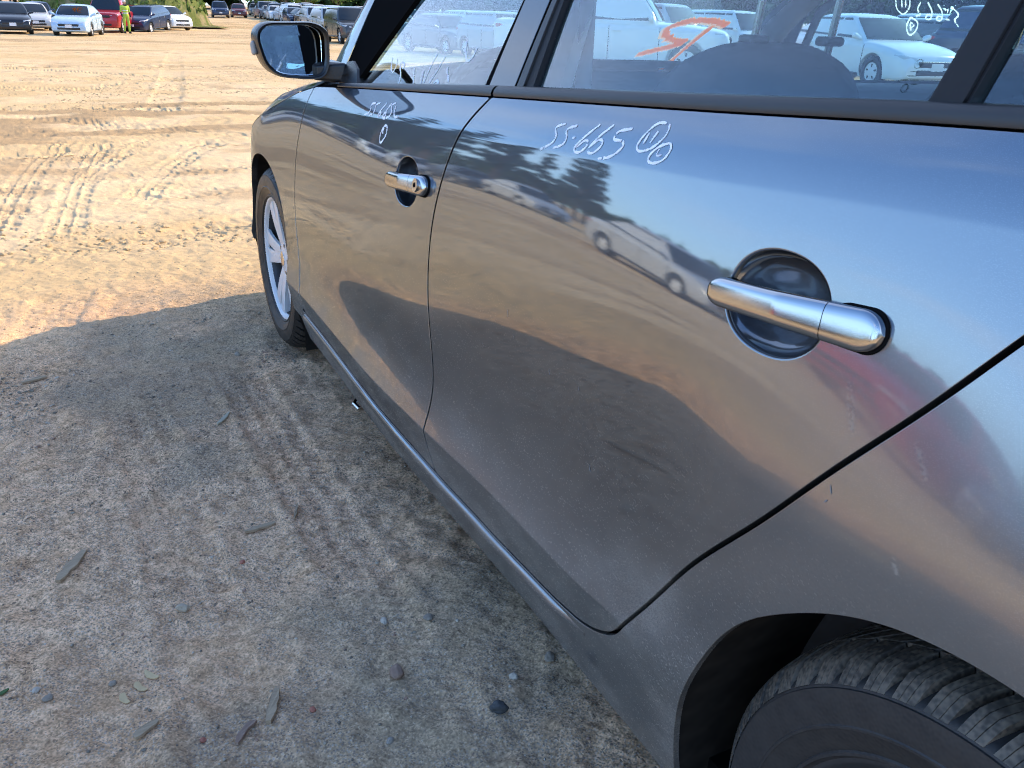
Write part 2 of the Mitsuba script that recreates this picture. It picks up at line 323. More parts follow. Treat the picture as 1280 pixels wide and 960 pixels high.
# front fender
far = catmull([(2.318, .10), (2.316, .30), (2.325, .40), (2.36, .505), (2.43, .592), (2.53, .648), (2.651, .668), (2.77, .648), (2.87, .592), (2.94, .505), (2.98, .40), (2.99, .30), (2.99, .10)], .008)
fen_top = np.stack([np.linspace(2.15, 3.30, 60), np.interp(np.linspace(2.15, 3.30, 60), [2.15, 2.3, 2.65, 3.0, 3.3], [.922, .895, .806, .70, .62])], 1)
fender = sg.Polygon(np.vstack([fen_top, [[3.33, .56], [3.30, .50], [3.10, .42], [2.99, .30]], [[2.318, .24], [2.235, .24]], np.array([[2.17, .284]]), Fl[::-1][1:]])).buffer(0)
fender = fender.difference(sg.Polygon(far)).buffer(-GAP, join_style=2)
if fender.geom_type != 'Polygon': fender = max(fender.geoms, key=lambda g: g.area)
panel('front_fender', fender, 'paint', HC, rows=(zc_,), depth=.02)

# dark backing behind the door gaps, and the bright rounded upper edge of the sill
def backing(l, w=.012):
    l = np.asarray(l); t = np.gradient(l, axis=0); t /= np.linalg.norm(t, axis=1, keepdims=True); o = np.stack([-t[:, 1], t[:, 0]], 1)*w
    a, b = l+o, l-o
    m = trimesh.Trimesh(np.vstack([pts3(a[:, 0], a[:, 1])-[0, .0165, 0], pts3(b[:, 0], b[:, 1])-[0, .0165, 0]]), grid_faces(2, len(l)), process=False)
    return m if m.face_normals[:, 1].sum() > 0 else (m.invert() or m)
put('gap_backing', cat([backing(Bl), backing(Fl), backing(Rl)]), 'void_black', HC, smooth=False, kind='stuff')
sx_ = np.linspace(.56, 2.16, 120); fl_ = floor_line(sx_)-GAP
taper = sst(.56, .66, sx_)
rows_ = []
for a_ in np.linspace(-.15, math.pi*.62, 10):
    rr_ = .0150
    rows_.append(np.stack([sx_, ybody(sx_, fl_-.012)+(.0065*taper-rr_+rr_*np.sin(a_)), fl_-.0010-rr_+rr_*np.cos(a_)], 1))
v_ = np.vstack(rows_); m_ = trimesh.Trimesh(v_, grid_faces(10, 120), process=False)
if m_.face_normals[:, 2].sum() < 0: m_.invert()
put('sill_edge', m_, 'paint', HC, smooth=True)
# ---------------------------------------------------------------- the grey sedan: trim, glass, roof, far side
def ray_side(u, x):  # helper rows on the window plane
    return np.array([x, float(yside(np.array([x]), np.array([u]))[0]), u])
def trim_strip(name, x0, x1, parent, taper=True):
    xs = np.linspace(x0, x1, 90)
    h = np.interp(xs, [-.3, 1.1, 1.93], [.0155, .0155, .008])
    rows = []
    for dz, dy in [(-.0022, -.010), (-.0018, -.0005), (-.0006, .0020), (.25, .0026), (.6, .0005), (.88, -.0035), (1.0, -.0075), (1.02, -.022)]:
        z = zb_(xs)+(dz*h if dz > .01 else dz)
        rows.append(np.stack([xs, ybody(xs, zb_(xs))+dy, z], 1))
    v = np.vstack(rows); f = grid_faces(len(rows), len(xs))
    t = trimesh.Trimesh(v, f, process=False)
    if t.face_normals[:, 1].sum() < 0: t.invert()
    return put(name, t, 'trim_black', parent, smooth=50)
trim_strip('belt_trim', 1.054, 1.935, FD); trim_strip('belt_trim', -.30, 1.046, RD)
# dark strip in the joint under the trim
for x0, x1, par in ((1.055, 2.1, FD), (-.3, 1.045, RD)):
    xs = np.linspace(x0, x1, 60)
    t = trimesh.Trimesh(np.vstack([np.stack([xs, ybody(xs, zb_(xs))-.008, zb_(xs)-.012], 1), np.stack([xs, ybody(xs, zb_(xs))-.009, zb_(xs)+.004], 1)]), grid_faces(2, 60), process=False)
    put('seal', t, 'rubber_seal', par)
def side_plate(name, poly, bsdf, parent, off=0.0, th=.004, h=.03, mirror=False, smooth_edge=.0012, **tag):
    fy = lambda X, z: yside(X, z)+off
    return panel(name, poly, bsdf, parent, fy=fy, fn=nside, h=h, roll=smooth_edge, depth=th, mirror=mirror, **tag)
def topz(x): return float(zb_(min(max(x, -1), 2.3)))+.014
ZR = 1.375
glassF = [(1.115, topz(1.115)), (1.105, 1.14), (1.08, 1.33), (1.36, 1.335), (1.641, 1.14), (1.835, topz(1.835)-.006)]
glassR = [(.247, topz(.247)), (.240, 1.14), (.20, 1.31), (.35, 1.335), (.985, 1.33), (.968, 1.14), (.948, topz(.948))]
quarter = [(.210, topz(.21)), (.205, 1.14), (.185, 1.30), (.05, 1.25), (-.25, topz(-.25)+.03), (-.26, topz(-.25))]
def line(a, b, n=12): return np.linspace(a, b, n)
def poly_on(pts): return sg.Polygon(pts)
# glass panes, set a little inside the frames
GF = side_plate('window', poly_on(glassF).buffer(.012, join_style=2), 'glass', FD, off=-.014, th=.0004)
GR = side_plate('window', poly_on(glassR).buffer(.012, join_style=2), 'glass', RD, off=-.014, th=.0004)
GQ = side_plate('quarter_window', poly_on(quarter).buffer(.010, join_style=2), 'glass', RD, off=-.014, th=.0004)
# black seals around the glass
B_front = [(1.093, topz(1.09)), (1.093, 1.14), (1.062, 1.372), (1.36, 1.372), (1.60, 1.34), (1.945, 1.14), (1.965, topz(1.965)-.006)]
fr = poly_on(B_front).difference(poly_on(glassF))
side_plate('window_frame', fr, 'rubber_seal', FD, off=-.004, th=.014)
pillar_f = [(1.0925, topz(1.09)), (1.0925, 1.14), (1.061, 1.372), (.986, 1.372), (1.003, 1.14), (.993, topz(.99))]
seam = 1.040
side_plate('pillar_cover', poly_on([(1.091, topz(1.09)+.001), (1.091, 1.14), (1.058, 1.368), (.996, 1.368), (1.006, 1.14), (1.001, topz(1.0)+.001)]), 'gloss_black', FD, off=.0, th=.012)
B_rear = [(.998, topz(.998)), (1.003, 1.14), (.992, 1.372), (.25, 1.372), (.05, 1.30), (-.33, topz(-.33)+.002), (-.30, topz(-.30))]
fr = poly_on(B_rear).difference(poly_on(glassR)).difference(poly_on(quarter))
side_plate('window_frame', fr, 'trim_satin', RD, off=-.005, th=.014)
side_plate('pillar_cover', poly_on([(.995, topz(.99)), (.9985, 1.14), (.985, 1.37), (.972, 1.37), (.984, 1.14), (.974, topz(.97))]), 'trim_black', RD, off=-.001, th=.012)
side_plate('division_bar', poly_on([(.243, topz(.243)+.001), (.236, 1.14), (.196, 1.31), (.187, 1.31), (.209, 1.14), (.213, topz(.213)+.001)]), 'trim_satin', RD, off=-.001, th=.010)
# painted roof rails and pillars, roof, hood, boot, far side
A2 = [(2.27, .705, .962), (2.05, .655, 1.14), (1.78, .60, 1.28), (1.50, .545, 1.385)]
def poly3(pts, n): return resample(np.array(pts, float), 0.01)[np.linspace(0, len(resample(np.array(pts, float), .01))-1, n).astype(int)]
a0 = np.array([ray_side(z, x) for x, z in [(1.975, .950), (1.95, 1.14), (1.61, 1.345), (1.36, 1.374)]]); a0[:, 1] -= .003
a2 = poly3(A2, 24); a0 = poly3(a0, 24); mid = (a0+a2)/2+np.array([.0, .022, .012])
def loft(rows, closed=False):
    rows = [np.asarray(r, float) for r in rows]
    return trimesh.Trimesh(np.vstack(rows), grid_faces(len(rows), len(rows[0]), wrap=closed), process=False)
def out_y(t, s=1):
    if (t.face_normals[:, 1]*t.area_faces).sum()*s < 0: t.invert()
    return t
def up_z(t):
    if (t.face_normals[:, 2]*t.area_faces).sum() < 0: t.invert()
    return t
def mirrored(t):
    m = t.copy(); m.vertices = m.vertices*[1, -1, 1]; m.invert(); return m
pil = out_y(loft([a0, (a0*.7+mid*.35-(a0*.05)), mid, mid*.5+a2*.5+[0, .006, .006], a2]))
put('front_pillar', pil, 'paint', HC, smooth=60)
af = poly3(np.array([ray_side(z, x) for x, z in [(2.09, .955), (1.93, 1.14), (1.63, 1.315), (1.40, 1.374)]]), 24); mf = (af+a2)/2+np.array([0, .012, .008])
put('front_pillar', mirrored(out_y(loft([af, mf, a2]))), 'paint', HC, smooth=60)
# cowl corner between fender top, pillar foot and hood
fe = np.stack([np.linspace(2.15, 3.3, 40), ybody(np.linspace(2.15, 3.3, 40), np.interp(np.linspace(2.15, 3.3, 40), [2.15, 2.3, 2.65, 3.0, 3.3], [.922, .895, .806, .70, .62])), np.interp(np.linspace(2.15, 3.3, 40), [2.15, 2.3, 2.65, 3.0, 3.3], [.922, .895, .806, .70, .62])], 1)
rise = np.interp(fe[:, 0], [2.15, 2.3, 2.65, 3.0, 3.3], [.022, .035, .085, .11, .10])
inn = fe*[1, 0, 1]+np.array([0, 1, 0])*(fe[:, 1:2]-.055-1.1*rise[:, None])+np.array([0, 0, 1])*rise[:, None]
fmid = fe*.5+inn*.5+np.array([0, .012, .012])*(rise[:, None]/.085)
put('fender_top', up_z(loft([fe, fe*.8+fmid*.22-fe*.02, fmid, inn])), 'paint', HC, smooth=60)
put('fender_top', up_z(mirrored(loft([fe, fe*.8+fmid*.22-fe*.02, fmid, inn]))), 'paint', HC, smooth=60)
hy = np.linspace(-1, 1, 25)
hood = np.array([[[x, s*(y-.005), z+.055*(1-abs(s)**2.4)] for s in hy] for x, y, z in inn])
put('hood', up_z(trimesh.Trimesh(hood.reshape(-1, 3), grid_faces(len(inn), 25), process=False)), 'paint', HC, smooth=True)
# filler between pillar foot and hood (black cowl)
cow = np.array([[[x, s*.80, .945+.04*(1-s*s)-(x-2.15)*.1] for s in hy] for x in np.linspace(1.9, 2.40, 6)])
put('cowl', up_z(trimesh.Trimesh(cow.reshape(-1, 3), grid_faces(6, 25), process=False)), 'black_plastic', HC, smooth=True)
foot = out_y(loft([np.array([[1.93, .792, .944], [2.15, .785, .918], [2.35, .77, .905]]), np.array([[1.93, .785, .957], [2.14, .77, .958], [2.30, .735, .935]]), np.array([[1.95, .76, .985], [2.12, .735, .985], [2.30, .69, .95]])]))
put('pillar_foot', foot, 'paint', HC, smooth=60); put('pillar_foot', mirrored(foot), 'paint', HC, smooth=60)
# windscreen and rear window as curved sheets
ws = np.array([[[x+.10*(1-s*s), s*y, z+.02*(1-s*s)] for s in np.linspace(-1, 1, 21)] for x, y, z in a2])
put('windscreen', up_z(trimesh.Trimesh(ws.reshape(-1, 3), grid_faces(len(a2), 21), process=False)), 'glass', HC, smooth=True)
rails = np.array([ray_side(1.373, x) for x in np.linspace(1.50, -.15, 30)]); rails[:, 2] += .02*np.sin(np.linspace(0, math.pi, 30)); rails[0, 1] = .545
rails[:, 1] = np.minimum(rails[:, 1], .60)
roof = np.array([[[x+(.10*(1-s*s) if i == 0 else 0), s*y, z+.075*(1-abs(s)**2.6)] for s in np.linspace(-1, 1, 21)] for i, (x, y, z) in enumerate(rails)])
put('roof', up_z(trimesh.Trimesh(roof.reshape(-1, 3), grid_faces(30, 21), process=False)), 'paint', HC, smooth=True)
rw = np.array([[[x-.06*(1-s*s), s*y, z+.06*(1-s*s)*(1 if k == 0 else .5)] for s in np.linspace(-1, 1, 15)] for k, (x, y, z) in enumerate([(-.15, .60, 1.375), (-.45, .64, 1.23), (-.72, .68, 1.08)])])
put('rear_window', up_z(trimesh.Trimesh(rw.reshape(-1, 3), grid_faces(3, 15), process=False)), 'glass', HC, smooth=True)
rail_l = np.array([ray_side(1.372, x) for x in np.linspace(1.50, -.15, 30)])
rail = out_y(loft([rail_l-[0, 0, .004], rail_l+[0, .004, .01], rails]))
put('roof_rail', rail, 'paint', HC, smooth=60); put('roof_rail', mirrored(rail), 'paint', HC, smooth=60)
cp = [np.array([ray_side(z, x) for x, z in [(.25, 1.372), (.05, 1.30), (-.33, topz(-.33)+.002)]]), np.array([[-.15, .60, 1.375], [-.45, .64, 1.23], [-.72, .68, 1.08]]), ]
cpl = out_y(loft([cp[0], cp[0]*.5+cp[1]*.5+[0, .03, 0], cp[1]]))
put('rear_pillar', cpl, 'paint', HC, smooth=60); put('rear_pillar', mirrored(cpl), 'paint', HC, smooth=60)
boot = np.array([[[x, s*y, z+.03*(1-abs(s)**2.4)] for s in hy] for x, y, z in [(-.70, .78, 1.07), (-1.0, .75, 1.06), (-1.02, .75, .95), (-1.03, .76, .40)]])
put('boot_lid', up_z(trimesh.Trimesh(boot.reshape(-1, 3), grid_faces(4, 25), process=False)), 'paint', HC, smooth=30)
sh = np.stack([np.linspace(-1, -.30, 12), ybody(np.linspace(-1, -.30, 12), zb_(np.linspace(-1, -.30, 12))), zb_(np.linspace(-1, -.30, 12))], 1)
shl = up_z(loft([sh, sh*[1, .93, 1]+[0, 0, .012], sh*[1, .80, 1]+[0, 0, .016]]))
put('rear_shoulder', shl, 'paint', HC, smooth=60); put('rear_shoulder', mirrored(shl), 'paint', HC, smooth=60)
fx_ = np.linspace(-1, 1, 25)
nose = np.array([[[3.24+.15*(1-abs(s)**2.2)-dx, s*y, z] for s in fx_] for dx, y, z in [(.0, .74, .66), (-.02, .76, .55), (-.03, .77, .40), (.0, .76, .24), (.06, .74, .19)]])
nose = np.concatenate([hood[-1:], nose])
t = trimesh.Trimesh(nose.reshape(-1, 3), grid_faces(len(nose), 25), process=False)
if (t.face_normals[:, 0]*t.area_faces).sum() < 0: t.invert()
put('front_bumper', t, 'paint', HC, smooth=True)
# far side of the body, plain outside, with dark door linings inside
right = sg.Polygon(np.vstack([np.stack([np.linspace(-1, 2.25, 50), zb_(np.linspace(-1, 2.25, 50))], 1), fen_top[6:], [[3.33, .6], [3.3, .2]], [[-1, .2]]])).buffer(0)
for cx in (0, 2.651): right = right.difference(sg.Point(cx, .315).buffer(.355)).difference(sg.box(cx-.355, 0, cx+.355, .315))
if right.geom_type != 'Polygon': right = max(right.geoms, key=lambda g: g.area)
panel('far_side', right, 'paint', HC, h=.05, mirror=True, rows=(), depth=.02)
def far_plate(name, pts, bsdf, off, par=HC): return side_plate(name, pts, bsdf, par, off=off, th=.006, h=.06, mirror=True)
glassF_far = [(1.115, topz(1.115)), (1.105, 1.14), (1.08, 1.33), (1.50, 1.335), (1.86, 1.14), (2.03, topz(2.03))]
far_plate('far_window_frame', poly_on(glassF_far).buffer(.022, join_style=2).union(poly_on(pillar_f).buffer(.002)).difference(poly_on(glassF_far)), 'dash_plastic', -.006)
far_plate('far_window_frame', poly_on(B_rear).difference(poly_on(glassR)).difference(poly_on(quarter)), 'dash_plastic', -.006)
side_plate('far_window', poly_on(glassF_far).buffer(.01, join_style=2), 'glass', HC, off=-.014, th=.0004, mirror=True)
side_plate('far_window', poly_on(glassR).buffer(.01, join_style=2), 'glass', HC, off=-.014, th=.0004, mirror=True)
xs = np.linspace(1.054, 1.93, 30)
for s in (1, -1):
    a = np.stack([xs*0+x for x in (0,)], 1) if False else None
    for x0, x1 in ((1.10, 2.1), (-.3, 1.02)):
        xs = np.linspace(x0, x1, 40); zz = zb_(xs)
        rows = [np.stack([xs, s*(ybody(xs, zz)-.02), zz+.006], 1), np.stack([xs, s*(ybody(xs, zz)-.05), zz+.004], 1), np.stack([xs, s*(ybody(xs, zz)-.075), zz-.02], 1), np.stack([xs, s*.70+xs*0, zz*0+.62], 1), np.stack([xs, s*.69+xs*0, zz*0+.25], 1)]
        put('door_lining', out_y(loft(rows), -s), 'dash_plastic', HC, smooth=40)
# floor pan, firewall, boot wall
for m in (box((1.1, 0, .20), (3.9, 1.60, .02)), box((2.28, 0, .56), (.02, 1.5, .72)), box((-.35, 0, .56), (.02, 1.5, .70)), box((3.1, 0, .50), (.02, 1.1, .56)), box((-1.0, 0, .55), (.02, 1.5, .6))):
    put('bulkhead', m, 'void_black', HC, smooth=False)
rows = [np.array([[-.70, y, 1.06], [-.35, y, 1.0], [-.15, y, .98]]) for y in np.linspace(-.68, .68, 8)]
put('parcel_shelf', up_z(loft(rows)), 'dash_plastic', HC)
# ---------------------------------------------------------------- the grey sedan: inside
def seat(x, y, parent_name, lean=.07, zt=1.09):
    t = f'{HC}__front_seat' if False else None
    o = ellipse(0, 0, .25, .34, e=3.2, n=56)
    k = m3.CrossSection([o.tolist()]).extrude(.02)
    # cushion of the back: hull of a thick middle and thinner rim
    parts = []
    for sc, dx in ((1.0, 0.0), (.97, .035), (.90, .060), (.97, -.035), (.90, -.055)):
        e = ellipse(0, 0, .243*sc, .34*sc, e=3.2, n=56)
        parts.append(np.stack([np.full(len(e), dx), e[:, 0], e[:, 1]], 1))
    hullm = trimesh.convex.convex_hull(np.vstack(parts))
    v = hullm.vertices.copy(); v[:, 0] -= (v[:, 2]+.34)*lean
    v += [x, y, zt-.34]
    m = trimesh.Trimesh(v, hullm.faces, process=False)
    s = put('front_seat', m, 'seat_cloth', HC, smooth=40)
    xt = x-.68*lean
    for dy in (-.085, .085):
        put('headrest_post', tube([(xt+.012, y-.06+dy, zt-.03), (xt-.012, y-.06+dy, zt+.19)], .0065, 10), 'satin_chrome', s)
        put('post_collar', rbox((xt+.010, y-.06+dy, zt+.002), (.03, .045, .016), .006), 'black_plastic', s)
    put('headrest', rbox((xt-.02, y-.06, zt+.20), (.10, .27, .17), .04, 14), 'seat_cloth', s, smooth=40)
    put('seat_cushion', rbox((x+.22, y, .50), (.50, .50, .16), .06, 12), 'seat_cloth', s, smooth=40)
    return s
seat(.93, .385, 'front_seat'); seat(1.02, -.36, 'front_seat', lean=.12, zt=1.075)
put('rear_bench', cat([rbox((-.02, 0, .70), (.20, 1.30, .56), .07, 12, (0, -.25, 0)), rbox((.28, 0, .44), (.50, 1.30, .20), .07, 12)]), 'seat_cloth', HC, smooth=40)
D = f'{HC}__dashboard'
ys = np.linspace(-.70, .70, 29)
prof = lambda y: np.array([(2.27, .955), (2.22, .955), (2.14, .945+.03*np.exp(-((y-.36)/.16)**2)), (2.06, .925+.035*np.exp(-((y-.36)/.16)**2)), (2.02, .88), (2.03, .80), (2.06, .60), (2.08, .35)])
v = np.array([[(a, y, b) for a, b in prof(y)] for y in ys])
put('dashboard', up_z(trimesh.Trimesh(v.reshape(-1, 3), grid_faces(len(ys), 8), process=False)), 'dash_plastic', HC, smooth=50)
put('screen_bezel', rbox((2.017, .02, .865), (.02, .26, .10), .008, 8), 'satin_chrome', D)
put('screen', rbox((2.007, .02, .865), (.012, .24, .085), .004, 6), 'gloss_black', D)
put('air_vent', rbox((2.010, .20, .875), (.02, .07, .07), .008, 8), 'pale_trim', D)
a = np.linspace(0, 2*math.pi, 48)
wheel = np.stack([1.90+.02*np.cos(a)-.075*np.sin(a), .37+.185*np.cos(a), .865+.168*np.sin(a)], 1)
sw = put('steering_wheel', tube(wheel, .014, 10, cap=False), 'dash_plastic', HC, smooth=60)
put('hub', hull([((1.94, .37, .86), .055), ((1.91, .29, .865), .02), ((1.91, .45, .865), .02), ((1.92, .37, .74), .02)]), 'dash_plastic', sw, smooth=40)
# seat belt hanging from the middle pillar
bp = np.linspace(0, 1, 14)
bl = np.stack([1.02-.10*bp, .655+.06*bp, 1.26-.62*bp], 1)
put('seat_belt', cat([loft([bl+[-.024, 0, 0], bl+[.024, 0, .004]]), loft([bl+[-.024, -.0015, 0], bl+[.024, -.0015, .004]])]), 'belt_web', HC)
put('pillar_lining', out_y(loft([np.array([[1.09, .715, .98], [1.08, .60, 1.36]]), np.array([[1.05, .69, .98], [1.05, .575, 1.36]]), np.array([[.97, .715, .98], [.98, .60, 1.36]])]), -1), 'pale_trim', HC)
fa = a2*[1, -1, 1]
put('pillar_lining', loft([fa+[-.005, -.03, -.012], fa+[-.03, .022, -.02], fa+[-.085, .0, -.02], fa+[-.10, -.04, -.02]]), 'pale_trim', HC)
# centre mirror on the windscreen
put('inside_mirror', rbox((1.62, 0, 1.27), (.03, .24, .06), .014, 10), 'black_plastic', HC)

# ---------------------------------------------------------------- the grey sedan: handles, wing mirror, writing
def frame_on(X, z, rot):
    """local frame on the side: along (rearwards), up, out"""
    p = pts3(np.array([X]), np.array([z]))[0]; n = nbody(np.array([X]), np.array([z]))[0]
    al = np.array([-math.cos(rot), 0, math.sin(rot)]); al -= n*(al@n); al /= np.linalg.norm(al)
    return p, al, np.cross(n, al) if np.cross(n, al)[2] > 0 else np.cross(al, n), n
def handle(parent, bowl, b_a, b_b, ends, keyhole):
    # recessed bowl
    e = ellipse(*bowl, b_a, b_b, e=2.2, n=96); c = np.array(bowl)
    rows = []; prof = [(1.035, -.0042), (1.0, -.0042), (.985, -.0062), (.95, -.012), (.88, -.019), (.74, -.026), (.5, -.0305), (.25, -.032), (.02, -.0325)]
    for s, d in prof:
        q = c+(e-c)*s
        rows.append(pts3(q[:, 0], q[:, 1])+np.array([0, 1., 0])*d)
    v = np.vstack(rows); t = out_y(trimesh.Trimesh(v, grid_faces(len(rows), 96, wrap=True), process=False))
    put('handle_bowl', t, 'paint', parent, smooth=60)
    (xa, za), (xb, zb) = ends
    L = math.hypot(xa-xb, za-zb); rot = math.atan2(zb-za, xa-xb)
    p, al, upv, n = frame_on((xa+xb)/2, (za+zb)/2, rot)
    def local(u, v_, w): return p+np.multiply.outer(u, al)+np.multiply.outer(v_, upv)+np.multiply.outer(w, n)
    def bar(u0, u1, r0, r1, wid, capa, capb, n_u=40, thick=.0112):
        us = np.linspace(u0, u1, n_u); k = np.linspace(0, 2*math.pi, 36, endpoint=False); out = []
        for u in us:
            s = 1.0
            for d, R, on in ((u-u0, .0215, capa), (u1-u, .0225, capb)):
                if on and d < R: s = min(s, math.sqrt(max(1-((R-d)/R)**2, 0.0)))
            s = max(s, .02)
            r0 = np.interp(u, [-L/2, 0, L/2], [.0095, .0120, .0045]) if thick > .01 else .0008
            tk = thick*np.interp(u, [-L/2, 0, L/2], [.9, 1.0, .66]) if thick > .01 else thick
            bow = (.005 if thick > .01 else 0)*(1-((u)/(L/2))**2)
            w = wid(u)*(.25+.75*s) if False else wid(u)*s
            e_ = min((u-u0)/.007 if capa else 9, (u1-u)/.007 if capb else 9, 1.0)
            a_, b_ = w, tk*max(1-(1-e_)**2.2, .08)**.5
            cz = np.sign(np.sin(k))*np.abs(np.sin(k))**.62; cx = np.sign(np.cos(k))*np.abs(np.cos(k))**.62
            out.append(local(np.full(36, u), a_*cx, r0+bow+b_*cz))
        v = np.vstack(out+[local(np.array([u0]), np.array([0.]), np.array([r0])), local(np.array([u1]), np.array([0.]), np.array([r0]))])
        f = grid_faces(n_u, 36, wrap=True); m0 = n_u*36
        f = np.vstack([f, [[m0, (j+1) % 36, j] for j in range(36)], [[m0+1, (n_u-1)*36+j, (n_u-1)*36+(j+1) % 36] for j in range(36)]])
        t = trimesh.Trimesh(v, f, process=False)
        if t.volume < 0: t.invert()
        return t
    wid = lambda u: np.interp(u, [-L/2, -.02, L/2], [.0148, .0158, .0192])
    h = put('handle', bar(-L/2, L/2-.0545, .0102, 0, wid, True, False), 'chrome', parent, smooth=60)
    cp = put('handle_cap', bar(L/2-.0537, L/2, .0102, 0, wid, False, True), 'chrome', parent, smooth=60)
    put('gasket', bar(L/2-.064, L/2+.0018, .0005, 0, lambda u: wid(u)+.0020, True, True, thick=.0028), 'rubber_seal', parent, smooth=60)
    put('gasket', bar(-L/2-.0015, -L/2+.040, .0005, 0, lambda u: wid(u)+.001, True, True, thick=.004), 'rubber_seal', parent, smooth=60)
    if keyhole:
        k = np.linspace(0, 2*math.pi, 28, endpoint=False)
        def disc(rr, w, u0=L/2-.026, sq=1.0):
            q = local(u0+rr*np.cos(k), rr*sq*np.sin(k), np.full(28, w)); b = local(u0+rr*np.cos(k), rr*sq*np.sin(k), np.full(28, w-.006))
            return trimesh.convex.convex_hull(np.vstack([q, b]))
        put('lock_cylinder', disc(.0125, .0195), 'satin_chrome', cp, smooth=30)
        put('key_slot', disc(.0055, .0342, sq=.35) if False else disc(.0045, .0202), 'void_black', cp, smooth=30)
handle(RD, BOWL_R, .0692, .0512, HAND_R, False)
handle(FD, BOWL_F, .0642, .0482, HAND_F, True)
# wing mirror: outline in the plane across the car, bulging forward
WM = f'{HC}__wing_mirror'
mo = catmull([(1.000, 1.062), (.985, 1.078), (.95, 1.0845), (.90, 1.086), (.855, 1.083), (.832, 1.068), (.826, 1.03), (.829, .985), (.840, .963), (.868, .9545), (.915, .956), (.955, .963), (.983, .985), (.997, 1.022)], .006, True)
MC = mo.mean(0); MX = 1.955; TL = (.06, -.06)
def shell(scales):
    rows = []
    for s, dx in scales:
        q = MC+(mo-MC)*s; rows.append(np.stack([MX+dx+(q[:, 0]-.91)*TL[0]+(q[:, 1]-1.02)*TL[1], q[:, 0], q[:, 1]], 1))
    return rows
n_ = len(mo)
rows = shell([(.885, .006), (.90, -.004), (.93, -.010), (.97, -.011), (1.0, -.002), (1.015, .018), (1.0, .05), (.93, .085), (.78, .115), (.5, .135), (.2, .142), (.01, .143)])
t = trimesh.Trimesh(np.vstack(rows), grid_faces(len(rows), n_, wrap=True), process=False)
if t.face_normals[:, 0][-n_:].mean() < 0: t.invert()
put('wing_mirror', t, 'black_plastic', HC, smooth=50)
TL = (-.13, .04); rows = shell([(.882, .020), (.86, .021), (.5, .022), (.01, .022)])
t = trimesh.Trimesh(np.vstack(rows), grid_faces(4, n_, wrap=True), process=False)
if t.face_normals[:, 0].mean() > 0: t.invert()
put('mirror_glass', t, 'mirror_glass', WM, smooth=False)
q = [(2.01, .87, .985, .012), (2.01, .87, .963, .010), (2.03, .80, .985, .012), (2.02, .80, .955, .012), (1.955, .795, .955, .008), (1.955, .79, .985, .008), (1.975, .85, .980, .008), (1.975, .85, .958, .008)]
put('mirror_arm', hull([(p_[:3], p_[3]) for p_ in q]), 'black_plastic', WM, smooth=40)
put('turn_lamp', hull([((1.985, 1.003, 1.035), .006), ((1.985, 1.001, 1.015), .006), ((2.02, .998, 1.03), .006), ((2.02, .996, 1.012), .006)]), 'pale_trim', WM, smooth=40)
# mirror triangle at the front corner of the front window
side_plate('mirror_foot', poly_on([(1.80, topz(1.80)-.008), (1.845, .985), (1.905, 1.0), (1.95, .995), (1.965, .947)]), 'black_plastic', FD, off=.002, th=.016)

def ribbon(line, width, place, step=.004, skip=False):
    """a flat chalk stroke lying on a surface: place maps (a, b) to points and normals"""
    q = np.array(line, float)
    for _ in range(2 if len(q) > 2 else 0):          # round the corners of the pen stroke
        c = np.empty((2*len(q), 2)); c[0] = q[0]; c[-1] = q[-1]
        c[1:-1:2] = q[:-1]*.78+q[1:]*.22; c[2:-1:2] = q[:-1]*.22+q[1:]*.78; q = c
    q = resample(q, step)
    if len(q) < 2: q = np.array(line, float)
    t = np.gradient(q, axis=0); t /= np.maximum(np.linalg.norm(t, axis=1, keepdims=True), 1e-9); o = np.stack([-t[:, 1], t[:, 0]], 1)
    w = width/2*np.r_[.6, np.ones(len(q)-2), .6][:, None] if len(q) > 2 else width/2
    jit = 1+.9*(meshkit.noise(np.c_[q*300, q[:, :1]*0])-.5)[:, None]
    a_, b_ = q+o*w*jit, q-o*w*jit
    pa, na = place(a_[:, 0], a_[:, 1]); pb, nb = place(b_[:, 0], b_[:, 1])
    t_ = trimesh.Trimesh(np.vstack([pa, pb]), grid_faces(2, len(q)), process=False)
    if skip and len(q) > 6:                                  # the pen skips here and there
        keep = meshkit.noise(np.c_[q*170, q[:, :1]*0+3], 5) < .87
        m_ = np.r_[keep[:-1], keep[:-1]]; t_.update_faces(m_ if m_.any() else m_ | True)
    return t_
def writing(name, strokes, width, place, bsdf, parent, **tag):
    ms = [ribbon(s, width, place, .003, skip='chalk' in name) for s in strokes]
    return put(name, cat(ms), bsdf, parent, smooth=False, **tag)
on_body = lambda x, z: (pts3(x, z, .0006), nbody(x, z))
on_glass = lambda x, z: (np.stack([x, yside(x, z)-.014+.0008, z], -1), None)
on_far = lambda x, z: (np.stack([x, -(yside(x, z)-.014-.0012), z], -1), None)
on_ws = lambda y, z: (np.stack([2.2-(z-.98)*1.75, y, z], -1), None)
